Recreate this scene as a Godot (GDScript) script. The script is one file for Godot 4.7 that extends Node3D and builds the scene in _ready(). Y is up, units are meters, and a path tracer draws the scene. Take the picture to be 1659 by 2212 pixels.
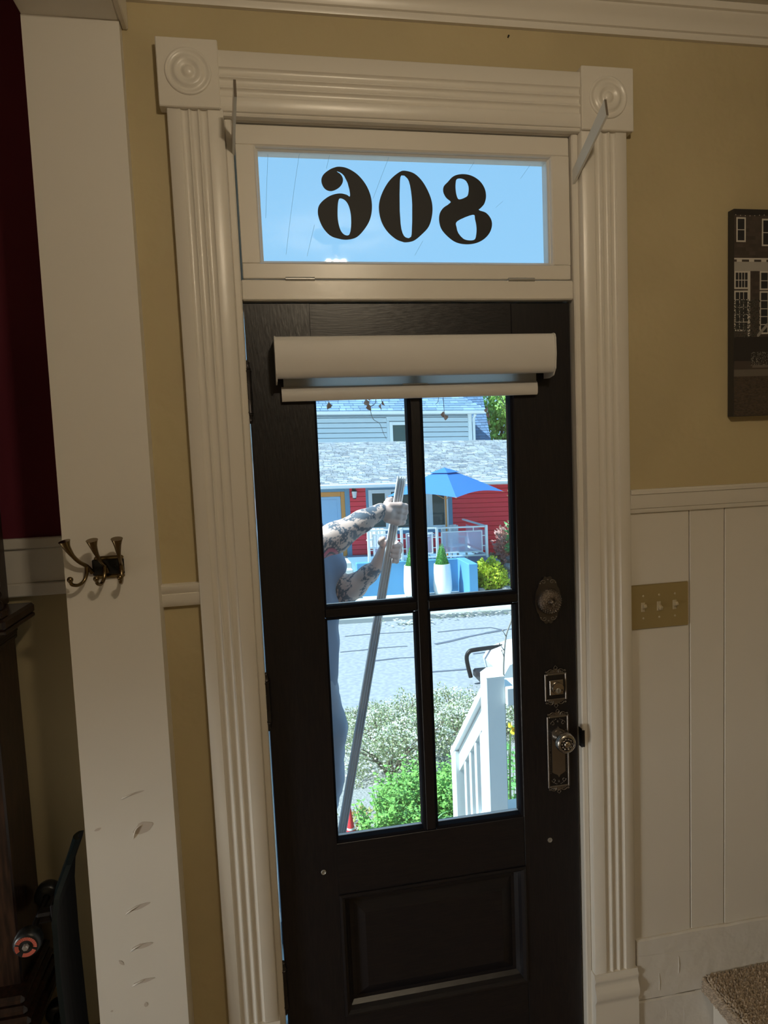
extends Node3D
# An entry hall seen from inside: a dark door with four panes, a transom above it, and the street outside.
# x runs right along the door wall, y up, z into the hall; the wall's face is z = 0, the street lies at z < 0.

const PITCH := -4.945
const YAW := -9.972
const ROLL := -2.488
const EYE := Vector3(0.0263, 1.6733, 1.5967)
const FOCAL := 1430.0
const STREET := -2.2        # height of the street below the hall floor

const LAMP := 0.59            # brightness of the hall's ceiling lamp
const WINDOW := 9.6          # light from the low window across the front room

var rng := RandomNumberGenerator.new()
var M := {}
var counts := {}
var view_basis := Basis()

# ------------------------------------------------------------------ geometry
class Geo:
	var v := PackedVector3Array()
	var n := PackedVector3Array()
	var c := PackedColorArray()
	var u := PackedVector2Array()
	var col := Color(1, 1, 1)
	func tri(a: Vector3, b: Vector3, d: Vector3, na: Vector3, nb: Vector3, nd: Vector3) -> void:
		if (b - a).cross(d - a).dot(na + nb + nd) > 0.0:
			v.append(a); v.append(d); v.append(b)
			n.append(na); n.append(nd); n.append(nb)
		else:
			v.append(a); v.append(b); v.append(d)
			n.append(na); n.append(nb); n.append(nd)
		for i in 3: c.append(col)
	func flat(a: Vector3, b: Vector3, d: Vector3, out: Vector3) -> void:
		var m := (b - a).cross(d - a).normalized()
		if m.dot(out) < 0.0: m = -m
		tri(a, b, d, m, m, m)
	func quad(a: Vector3, b: Vector3, d: Vector3, e: Vector3, out: Vector3) -> void:
		flat(a, b, d, out)
		flat(a, d, e, out)
	func squad(a: Vector3, b: Vector3, d: Vector3, e: Vector3, na: Vector3, nb: Vector3, nd: Vector3, ne: Vector3) -> void:
		tri(a, b, d, na, nb, nd)
		tri(a, d, e, na, nd, ne)
	func box(lo: Vector3, hi: Vector3, xf := Transform3D()) -> void:
		var p := []
		for i in 8: p.append(xf * Vector3(hi.x if i & 1 else lo.x, hi.y if i & 2 else lo.y, hi.z if i & 4 else lo.z))
		var b := xf.basis
		quad(p[0], p[2], p[6], p[4], -b.x)
		quad(p[1], p[3], p[7], p[5], b.x)
		quad(p[0], p[1], p[5], p[4], -b.y)
		quad(p[2], p[3], p[7], p[6], b.y)
		quad(p[0], p[1], p[3], p[2], -b.z)
		quad(p[4], p[5], p[7], p[6], b.z)
	func bb(lo: Vector3, hi: Vector3, bev := 0.002, xf := Transform3D()) -> void:   # chamfered box
		var m := (lo + hi) / 2
		var h := (hi - lo).abs() / 2
		var e: float = min(bev, min(h.x, min(h.y, h.z)) * 0.9)
		var X := {}
		var Y := {}
		var Z := {}
		for i in 8:
			var s := Vector3(1 if i & 1 else -1, 1 if i & 2 else -1, 1 if i & 4 else -1)
			X[i] = xf * (m + s * Vector3(h.x, h.y - e, h.z - e))
			Y[i] = xf * (m + s * Vector3(h.x - e, h.y, h.z - e))
			Z[i] = xf * (m + s * Vector3(h.x - e, h.y - e, h.z))
			flat(X[i], Y[i], Z[i], xf.basis * s)
		var b := xf.basis
		quad(X[0], X[2], X[6], X[4], -b.x); quad(X[1], X[3], X[7], X[5], b.x)
		quad(Y[0], Y[1], Y[5], Y[4], -b.y); quad(Y[2], Y[3], Y[7], Y[6], b.y)
		quad(Z[0], Z[1], Z[3], Z[2], -b.z); quad(Z[4], Z[5], Z[7], Z[6], b.z)
		for i in [0, 1, 2, 3]: # edges along z
			quad(X[i], X[i + 4], Y[i + 4], Y[i], b.x * (1 if i & 1 else -1) + b.y * (1 if i & 2 else -1))
		for i in [0, 1, 4, 5]: # edges along y
			quad(X[i], X[i + 2], Z[i + 2], Z[i], b.x * (1 if i & 1 else -1) + b.z * (1 if i & 4 else -1))
		for i in [0, 2, 4, 6]: # edges along x
			quad(Y[i], Y[i + 1], Z[i + 1], Z[i], b.y * (1 if i & 2 else -1) + b.z * (1 if i & 4 else -1))
	func prism(poly: PackedVector2Array, o: Vector3, ex: Vector3, ey: Vector3, ez: Vector3, length: float, smooth := 0.0, caps := true) -> void:
		var k := poly.size()
		var area := 0.0
		for i in k: area += poly[i].cross(poly[(i + 1) % k])
		var en := []
		for i in k:
			var d: Vector2 = (poly[(i + 1) % k] - poly[i]).normalized()
			en.append(Vector2(d.y, -d.x) * (1.0 if area > 0 else -1.0))
		for i in k:
			var j := (i + 1) % k
			var n0: Vector2 = en[i]
			var n1: Vector2 = en[i]
			if smooth > 0.0:
				var before: Vector2 = en[(i + k - 1) % k]
				var after: Vector2 = en[j]
				if before.dot(n0) > smooth: n0 = (before + en[i]).normalized()
				if after.dot(en[i]) > smooth: n1 = (after + en[i]).normalized()
			var a := o + ex * poly[i].x + ey * poly[i].y
			var b := o + ex * poly[j].x + ey * poly[j].y
			var na := ex * n0.x + ey * n0.y
			var nb := ex * n1.x + ey * n1.y
			squad(a, b, b + ez * length, a + ez * length, na, nb, nb, na)
		if caps:
			var t := Geometry2D.triangulate_polygon(poly)
			for i in range(0, t.size(), 3):
				var q := []
				for w in 3: q.append(o + ex * poly[t[i + w]].x + ey * poly[t[i + w]].y)
				flat(q[0], q[1], q[2], -ez)
				flat(q[0] + ez * length, q[1] + ez * length, q[2] + ez * length, ez)
	func lathe(prof: Array, seg := 16, xf := Transform3D(), crease := 0.75) -> void:   # prof: Vector2(radius, height), turned about y
		var k := prof.size()
		var en := []
		for i in k - 1:
			var d: Vector2 = (prof[i + 1] - prof[i]).normalized()
			en.append(Vector2(d.y, -d.x))
		for i in k - 1:
			var n0: Vector2 = en[i]
			var n1: Vector2 = en[i]
			if i > 0 and en[i - 1].dot(en[i]) > crease: n0 = (en[i - 1] + en[i]).normalized()
			if i < k - 2 and en[i + 1].dot(en[i]) > crease: n1 = (en[i + 1] + en[i]).normalized()
			for s in seg:
				var a0 := TAU * s / seg
				var a1 := TAU * (s + 1) / seg
				var d0 := Vector3(cos(a0), 0, sin(a0))
				var d1 := Vector3(cos(a1), 0, sin(a1))
				var p00: Vector3 = xf * (d0 * prof[i].x + Vector3.UP * prof[i].y)
				var p10: Vector3 = xf * (d1 * prof[i].x + Vector3.UP * prof[i].y)
				var p01: Vector3 = xf * (d0 * prof[i + 1].x + Vector3.UP * prof[i + 1].y)
				var p11: Vector3 = xf * (d1 * prof[i + 1].x + Vector3.UP * prof[i + 1].y)
				var m00 := (xf.basis * (d0 * n0.x + Vector3.UP * n0.y)).normalized()
				var m10 := (xf.basis * (d1 * n0.x + Vector3.UP * n0.y)).normalized()
				var m01 := (xf.basis * (d0 * n1.x + Vector3.UP * n1.y)).normalized()
				var m11 := (xf.basis * (d1 * n1.x + Vector3.UP * n1.y)).normalized()
				if prof[i].x > 1e-6: tri(p00, p10, p11, m00, m10, m11)
				if prof[i + 1].x > 1e-6: tri(p00, p11, p01, m00, m11, m01)
	func ball(at: Vector3, r: Vector3, seg := 12, rings := 8) -> void:
		var prof := []
		for i in rings + 1:
			var a := PI * i / rings - PI / 2
			prof.append(Vector2(cos(a) if i > 0 and i < rings else 0.0, sin(a)))
		lathe(prof, seg, Transform3D(Basis.from_scale(r), at), -1.0)
	func tube(pts: Array, radii: Array, seg := 8, caps := true, squash := 1.0) -> void:
		var k := pts.size()
		var tang := []
		for i in k:
			var d: Vector3 = pts[min(i + 1, k - 1)] - pts[max(i - 1, 0)]
			tang.append(d.normalized())
		var t0: Vector3 = tang[0]
		var side := t0.cross(Vector3.UP if absf(t0.y) < 0.9 else Vector3.RIGHT).normalized()
		var rings := []
		var norms := []
		for i in k:
			var t: Vector3 = tang[i]
			side = (side - t * side.dot(t)).normalized()
			var up := t.cross(side)
			var ring := []
			var nr := []
			for s in seg:
				var a := TAU * s / seg
				var d := side * cos(a) + up * sin(a) * squash
				ring.append(pts[i] + d * radii[i % radii.size()])
				nr.append(d.normalized())
			rings.append(ring)
			norms.append(nr)
		for i in k - 1:
			for s in seg:
				var w := (s + 1) % seg
				squad(rings[i][s], rings[i][w], rings[i + 1][w], rings[i + 1][s], norms[i][s], norms[i][w], norms[i + 1][w], norms[i + 1][s])
		if caps:
			for s in seg:
				var w := (s + 1) % seg
				flat(pts[0], rings[0][s], rings[0][w], -tang[0])
				flat(pts[k - 1], rings[k - 1][s], rings[k - 1][w], tang[k - 1])
	func ring(outer: Array, inner: Array, out: Vector3) -> void:
		var k := outer.size()
		for i in k:
			var j := (i + 1) % k
			quad(outer[i], outer[j], inner[j], inner[i], out)
	func plate(poly: PackedVector2Array, o: Vector3, ex: Vector3, ey: Vector3, thick: float) -> void:
		prism(poly, o, ex, ey, ex.cross(ey), thick)
	func add(g: Geo, xf := Transform3D()) -> void:
		for i in g.v.size():
			v.append(xf * g.v[i])
			n.append((xf.basis * g.n[i]).normalized())
			c.append(g.c[i])
	func lean(k: float, x0: float) -> void:   # the street falls to the right
		for i in v.size():
			v[i] = v[i] - Vector3(0, k * (v[i].x - x0), 0)
	func mesh() -> ArrayMesh:
		var a := []
		a.resize(Mesh.ARRAY_MAX)
		a[Mesh.ARRAY_VERTEX] = v
		a[Mesh.ARRAY_NORMAL] = n
		a[Mesh.ARRAY_COLOR] = c
		if u.size() == v.size(): a[Mesh.ARRAY_TEX_UV] = u
		var m := ArrayMesh.new()
		m.add_surface_from_arrays(Mesh.PRIMITIVE_TRIANGLES, a)
		return m

# ------------------------------------------------------------------ scene helpers
func numbered(called: String) -> String:
	var k: int = counts.get(called, 0)
	counts[called] = k + 1
	return called if k == 0 else "%s_%03d" % [called, k]

func lin(r: float, g: float, b: float) -> Color:
	return Color(r, g, b).linear_to_srgb()

func origin_of(o: Node) -> Vector3:
	var p := Vector3.ZERO
	while o != self and o is Node3D:
		p += o.position
		o = o.get_parent()
	return p

func put(parent: Node, called: String, g: Geo, mat: Material, label := "") -> MeshInstance3D:   # geometry in world coordinates
	var o := MeshInstance3D.new()
	o.name = called
	o.mesh = g.mesh()
	o.material_override = mat
	parent.add_child(o, true)
	o.position = -origin_of(parent)
	if label: o.set_meta("label", label)
	return o

func thing(called: String, label: String, category: String, at := Vector3.ZERO, group := "") -> Node3D:
	var o := Node3D.new()
	o.name = numbered(called)
	add_child(o)
	o.position = at
	o.set_meta("label", label)
	o.set_meta("category", category)
	if group: o.set_meta("group", group)
	return o

func setting(called: String, label: String, category: String) -> Node3D:
	var o := thing(called, label, category)
	o.set_meta("kind", "structure")
	return o

func single(called: String, g: Geo, mat: Material, label: String, category: String, group := "") -> MeshInstance3D:
	var o := put(self, numbered(called), g, mat, label)
	o.set_meta("category", category)
	if group: o.set_meta("group", group)
	return o

func scatter(parent: Node, called: String, mesh: Mesh, places: Array, colors: Array, mat: Material) -> MultiMeshInstance3D:
	var mm := MultiMesh.new()
	mm.transform_format = MultiMesh.TRANSFORM_3D
	mm.use_colors = true
	mm.mesh = mesh
	mm.instance_count = places.size()
	for i in places.size():
		mm.set_instance_transform(i, places[i])
		mm.set_instance_color(i, colors[i])
	var o := MultiMeshInstance3D.new()
	o.name = called
	o.multimesh = mm
	o.material_override = mat
	parent.add_child(o, true)
	o.position = -origin_of(parent)
	o.set_meta("kind", "stuff")
	return o

func P(px: float, py: float, z: float) -> Vector3:   # the point of the plane at depth z that the photograph shows at a pixel
	var d := view_basis * Vector3((px - 829.5) / FOCAL, -(py - 1106.0) / FOCAL, -1)
	return EYE + d * ((z - EYE.z) / d.z)

func mat(called: String, c: Color, rough := 0.6, metal := 0.0) -> StandardMaterial3D:
	var m := StandardMaterial3D.new()
	m.resource_name = called
	m.albedo_color = c
	m.roughness = rough
	m.metallic = metal
	M[called] = m
	return m

func noise_tex(freq: float, kind := FastNoiseLite.TYPE_SIMPLEX_SMOOTH, normal := false, bump := 4.0, ramp: Gradient = null, octaves := 4, size := 512, sd := 1) -> NoiseTexture2D:
	var f := FastNoiseLite.new()
	f.noise_type = kind
	f.frequency = freq
	f.seed = sd
	f.fractal_octaves = octaves
	var t := NoiseTexture2D.new()
	t.width = size
	t.height = size
	t.seamless = true
	t.noise = f
	t.as_normal_map = normal
	t.bump_strength = bump
	if ramp: t.color_ramp = ramp
	return t

func ramp2(a: Color, b: Color, lo := 0.3, hi := 0.7) -> Gradient:
	var g := Gradient.new()
	g.offsets = PackedFloat32Array([lo, hi])
	g.colors = PackedColorArray([a, b])
	return g

func relief(m: StandardMaterial3D, t: Texture2D, amount: float, scale: Vector3) -> void:
	m.normal_enabled = true
	m.normal_texture = t
	m.normal_scale = amount
	m.uv1_triplanar = true
	m.uv1_world_triplanar = true
	m.uv1_scale = scale

func grained(m: StandardMaterial3D, t: Texture2D, scale: Vector3) -> void:
	m.albedo_texture = t
	m.uv1_triplanar = true
	m.uv1_world_triplanar = true
	m.uv1_scale = scale

func poly(a: Array) -> PackedVector2Array:
	var p := PackedVector2Array()
	for i in range(0, a.size(), 2): p.append(Vector2(a[i], a[i + 1]))
	return p

func at(o: Vector3, b := Basis()) -> Transform3D:
	return Transform3D(b, o)

func spline(pts: Array, per := 6) -> Array:   # Catmull-Rom through the points
	var out := []
	for i in pts.size() - 1:
		var p0: Vector3 = pts[max(i - 1, 0)]
		var p1: Vector3 = pts[i]
		var p2: Vector3 = pts[i + 1]
		var p3: Vector3 = pts[min(i + 2, pts.size() - 1)]
		for s in per:
			var t := float(s) / per
			out.append(p1.cubic_interpolate(p2, p0, p3, t))
	out.append(pts[-1])
	return out

func tapered(list: Array, count: int) -> Array:   # radii stretched over count points
	var out := []
	for i in count:
		var t := float(i) / maxf(count - 1, 1) * (list.size() - 1)
		var k: int = min(int(t), list.size() - 2)
		out.append(lerpf(list[k], list[k + 1], t - k))
	return out

func _ready() -> void:
	rng.seed = 806
	view_basis = Basis.from_euler(Vector3(deg_to_rad(PITCH), deg_to_rad(YAW), deg_to_rad(ROLL)))
	camera_and_light()
	materials()
	room()
	door_frame()
	front_door()
	transom()
	wall_fittings()
	left_room()
	ground_outside()
	porch()
	plants()
	red_house()
	terrace()
	far_houses()
	person_with_pole()

func camera_and_light() -> void:
	var cam := Camera3D.new()
	cam.name = "camera"
	cam.fov = rad_to_deg(2.0 * atan(1106.0 / FOCAL))
	cam.near = 0.05
	cam.far = 300.0
	cam.transform = Transform3D(view_basis, EYE)
	add_child(cam)
	cam.current = true
	var sky := ProceduralSkyMaterial.new()
	sky.sky_top_color = lin(0.28, 0.64, 1.02)
	sky.sky_horizon_color = lin(0.38, 0.80, 1.15)
	sky.ground_horizon_color = lin(0.40, 0.50, 0.55)
	sky.ground_bottom_color = lin(0.25, 0.28, 0.28)
	sky.sky_energy_multiplier = 1.0
	sky.sun_angle_max = 2.0
	var e := Environment.new()
	e.background_mode = Environment.BG_SKY
	e.sky = Sky.new()
	e.sky.sky_material = sky
	e.tonemap_mode = Environment.TONE_MAPPER_LINEAR
	e.tonemap_exposure = 1.0
	e.sdfgi_enabled = true
	e.ssao_enabled = true
	e.ssil_enabled = true
	var w := WorldEnvironment.new()
	w.name = "world_environment"
	w.environment = e
	add_child(w)
	var sun := DirectionalLight3D.new()
	sun.name = "sun"
	sun.light_color = lin(0.80, 0.97, 1.0)
	sun.light_energy = 3.0
	sun.light_angular_distance = 0.6
	sun.shadow_enabled = true
	sun.look_at_from_position(Vector3(-0.66, 0.80, 0.07) * 50, Vector3.ZERO)
	add_child(sun)

func ramp3(a: Color, b: Color, d: Color) -> Gradient:
	var g := Gradient.new()
	g.offsets = PackedFloat32Array([0.25, 0.5, 0.75])
	g.colors = PackedColorArray([a, b, d])
	return g

func materials() -> void:
	var soft := noise_tex(0.012, FastNoiseLite.TYPE_SIMPLEX_SMOOTH, true, 5.0, null, 4, 512, 3)
	var fine := noise_tex(0.06, FastNoiseLite.TYPE_SIMPLEX_SMOOTH, true, 4.0, null, 3, 512, 4)
	var m := mat("trim_paint", lin(0.74, 0.70, 0.63), 0.30)
	relief(m, soft, 0.05, Vector3(1.4, 1.4, 1.4))
	m = mat("post_paint", lin(0.76, 0.73, 0.67), 0.42)
	relief(m, soft, 0.07, Vector3(1.3, 1.3, 1.3))
	m = mat("flake_paint", lin(0.78, 0.74, 0.68), 0.5)
	mat("bare_plaster", lin(0.56, 0.50, 0.44), 0.9)
	mat("scuff", lin(0.20, 0.18, 0.16), 0.8)
	m = mat("yellow_wall", lin(1, 1, 1), 0.62)
	grained(m, noise_tex(0.004, FastNoiseLite.TYPE_SIMPLEX_SMOOTH, false, 1.0, ramp2(lin(0.49, 0.405, 0.235), lin(0.53, 0.440, 0.258)), 3, 512, 9), Vector3(0.7, 0.7, 0.7))
	m.normal_enabled = true
	m.normal_texture = fine
	m.normal_scale = 0.10
	m = mat("wainscot_paint", lin(0.71, 0.67, 0.60), 0.40)
	relief(m, soft, 0.08, Vector3(1.6, 1.6, 1.6))
	m = mat("old_paint", lin(0.70, 0.67, 0.62), 0.45)
	relief(m, noise_tex(0.02, FastNoiseLite.TYPE_SIMPLEX_SMOOTH, true, 8.0, null, 4, 512, 12), 0.16, Vector3(1.3, 1.3, 1.3))
	m = mat("ceiling_paint", lin(0.62, 0.60, 0.54), 0.8)
	m = mat("red_wall", lin(0.13, 0.010, 0.026), 0.8)
	m = mat("tan_wall", lin(0.42, 0.34, 0.19), 0.7)
	m = mat("door_wood", lin(1, 1, 1), 0.36)
	grained(m, noise_tex(0.02, FastNoiseLite.TYPE_SIMPLEX_SMOOTH, false, 1.0, ramp2(lin(0.0070, 0.0072, 0.0105), lin(0.014, 0.0112, 0.0130), 0.2, 0.8), 5, 512, 5), Vector3(14.0, 1.1, 14.0))
	m.normal_enabled = true
	m.normal_texture = noise_tex(0.03, FastNoiseLite.TYPE_SIMPLEX_SMOOTH, true, 5.0, null, 4, 512, 6)
	m.normal_scale = 0.12
	m = mat("rail_wood", lin(1, 1, 1), 0.36)
	grained(m, M.door_wood.albedo_texture, Vector3(1.1, 14.0, 14.0))
	m.normal_enabled = true
	m.normal_texture = M.door_wood.normal_texture
	m.normal_scale = 0.12
	m = mat("clock_wood", lin(1, 1, 1), 0.3)
	grained(m, noise_tex(0.02, FastNoiseLite.TYPE_SIMPLEX_SMOOTH, false, 1.0, ramp2(lin(0.012, 0.006, 0.004), lin(0.04, 0.018, 0.010), 0.2, 0.8), 4, 256, 15), Vector3(12, 1.5, 12))
	m = mat("floor_wood", lin(1, 1, 1), 0.35)
	grained(m, noise_tex(0.02, FastNoiseLite.TYPE_SIMPLEX_SMOOTH, false, 1.0, ramp2(lin(0.26, 0.18, 0.11), lin(0.38, 0.28, 0.18), 0.2, 0.8), 4, 256, 16), Vector3(2, 2, 9))
	m = mat("pewter", lin(0.30, 0.27, 0.24), 0.34, 0.95)
	mat("pewter_dark", lin(0.060, 0.056, 0.058), 0.42, 0.9)
	mat("pewter_mid", lin(0.13, 0.115, 0.105), 0.4, 0.9)
	m = mat("chased_pewter", lin(0.17, 0.14, 0.115), 0.34, 0.95)
	relief(m, noise_tex(0.05, FastNoiseLite.TYPE_CELLULAR, true, 12.0, null, 2, 512, 41), 1.0, Vector3(14, 14, 14))
	m = mat("bead_wood", lin(0.010, 0.009, 0.011), 0.75)
	m.metallic_specular = 0.15
	mat("glass_streak", lin(0.16, 0.38, 0.60), 0.8)
	mat("pewter_bright", lin(0.52, 0.48, 0.43), 0.26, 1.0)
	mat("antique_brass", lin(0.20, 0.145, 0.075), 0.26, 1.0)
	mat("iron", lin(0.02, 0.02, 0.022), 0.5, 0.6)
	mat("zinc", lin(0.55, 0.55, 0.53), 0.4, 0.9)
	mat("aluminium", lin(0.80, 0.83, 0.85), 0.4, 0.25)
	mat("painted_bar", lin(0.70, 0.69, 0.64), 0.4)
	mat("shade_white", lin(0.66, 0.64, 0.61), 0.5)
	m = mat("shade_fabric", lin(0.72, 0.72, 0.70), 0.9)
	m.backlight_enabled = true
	m.backlight = lin(0.95, 0.97, 0.95)
	mat("black_plastic", lin(0.012, 0.012, 0.013), 0.4)
	m = mat("pane", Color(1, 1, 1, 0.04), 0.02)
	m.metallic_specular = 0.35
	m.transparency = BaseMaterial3D.TRANSPARENCY_ALPHA
	m = mat("numeral_black", lin(0.010, 0.011, 0.012), 0.6)
	mat("switch_plate", lin(0.42, 0.33, 0.16), 0.32, 0.55)
	mat("switch_ivory", lin(0.52, 0.44, 0.29), 0.35)
	mat("canvas_edge", lin(0.035, 0.032, 0.03), 0.6)
	mat("grip_black", lin(0.008, 0.008, 0.010), 0.85)
	mat("deck_dark", lin(0.004, 0.009, 0.010), 0.35)
	mat("wheel_black", lin(0.012, 0.013, 0.014), 0.35)
	mat("wheel_red", lin(0.50, 0.10, 0.06), 0.6)
	m = mat("tinted", lin(1, 1, 1), 0.75)
	m.vertex_color_use_as_albedo = true
	m = mat("leafy", lin(1, 1, 1), 0.55)
	m.vertex_color_use_as_albedo = true
	m.backlight_enabled = true
	m.backlight = lin(0.35, 0.35, 0.25)
	m = mat("carpet", lin(1, 1, 1), 0.95)
	m.vertex_color_use_as_albedo = true
	mat("carpet_base", lin(0.20, 0.155, 0.11), 0.95)
	m = mat("asphalt", lin(1, 1, 1), 0.8)
	grained(m, noise_tex(0.02, FastNoiseLite.TYPE_SIMPLEX_SMOOTH, false, 1.0, ramp2(lin(0.27, 0.29, 0.32), lin(0.35, 0.37, 0.39), 0.25, 0.75), 6, 512, 21), Vector3(0.8, 0.8, 0.8))
	mat("crack_seal", lin(0.11, 0.13, 0.17), 0.6)
	m = mat("soil", lin(1, 1, 1), 0.95)
	grained(m, noise_tex(0.05, FastNoiseLite.TYPE_SIMPLEX_SMOOTH, false, 1.0, ramp2(lin(0.20, 0.20, 0.19), lin(0.42, 0.42, 0.40), 0.3, 0.7), 6, 512, 22), Vector3(1.5, 1.5, 1.5))
	mat("concrete", lin(0.48, 0.48, 0.45), 0.85)
	m = mat("pale_concrete", lin(0.58, 0.58, 0.54), 0.85)
	mat("porch_white", lin(0.76, 0.80, 0.80), 0.5)
	mat("porch_boards", lin(0.48, 0.50, 0.52), 0.7)
	mat("outer_clapboard", lin(0.72, 0.75, 0.76), 0.6)
	mat("red_siding", lin(0.90, 0.045, 0.07), 0.6)
	mat("blue_trim", lin(0.14, 0.29, 0.42), 0.6)
	mat("house_white", lin(0.72, 0.76, 0.76), 0.5)
	mat("orange_wood", lin(0.62, 0.27, 0.07), 0.5)
	mat("door_blue", lin(0.30, 0.50, 0.72), 0.4)
	mat("blue_wall", lin(0.10, 0.33, 0.58), 0.7)
	mat("lamp_metal", lin(0.05, 0.06, 0.07), 0.4, 0.7)
	mat("lamp_glass", lin(0.7, 0.72, 0.72), 0.2)
	m = mat("far_glass", lin(0.05, 0.085, 0.08), 0.04)
	m = mat("curtain", lin(0.30, 0.42, 0.40), 0.8)
	mat("umbrella_blue", lin(0.035, 0.17, 0.52), 0.7)
	m = mat("panel_film", Color(lin(0.62, 0.66, 0.85), 0.32), 0.3)
	m.transparency = BaseMaterial3D.TRANSPARENCY_ALPHA
	mat("pot_white", lin(0.82, 0.84, 0.84), 0.4)
	mat("terracotta", lin(0.55, 0.13, 0.07), 0.7)
	mat("cone_red", lin(0.72, 0.04, 0.05), 0.5)
	mat("far_siding", lin(0.50, 0.60, 0.66), 0.6)
	mat("far_trim", lin(0.70, 0.76, 0.78), 0.6)
	m = mat("stone", lin(1, 1, 1), 0.9)
	grained(m, noise_tex(0.03, FastNoiseLite.TYPE_SIMPLEX_SMOOTH, false, 1.0, ramp2(lin(0.22, 0.21, 0.20), lin(0.42, 0.41, 0.40), 0.3, 0.7), 5, 256, 24), Vector3(2, 2, 2))
	mat("bark", lin(0.16, 0.13, 0.10), 0.9)
	mat("twig", lin(0.30, 0.28, 0.25), 0.8)
	mat("dry_leaf", lin(0.60, 0.33, 0.22), 0.8)
	m = mat("skin", lin(1, 1, 1), 0.55)
	m.vertex_color_use_as_albedo = true
	mat("shirt", lin(0.19, 0.25, 0.35), 0.85)
	mat("jeans", lin(0.30, 0.35, 0.43), 0.9)
	mat("shoe", lin(0.06, 0.06, 0.07), 0.6)
	mat("hair", lin(0.03, 0.02, 0.015), 0.6)
	mat("car_white", lin(0.75, 0.78, 0.78), 0.2)
	mat("tire", lin(0.02, 0.02, 0.02), 0.8)
	m = mat("lamp_globe", lin(0.9, 0.88, 0.82), 0.3)
	m.emission_enabled = true
	m.emission = lin(1.0, 0.82, 0.58)
	m.emission_energy_multiplier = 2.0
	mat("curtain_white", lin(0.7, 0.7, 0.68), 0.8)

# ------------------------------------------------------------------ the hall
const BZ := Basis(Vector3(1, 0, 0), Vector3(0, 0, 1), Vector3(0, -1, 0))   # turns a lathe's axis from y to z
const BX := Basis(Vector3(0, -1, 0), Vector3(1, 0, 0), Vector3(0, 0, 1))   # turns it to x

func slab(lo: Vector3, hi: Vector3) -> Geo:
	var g := Geo.new()
	g.box(lo, hi)
	return g

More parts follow.
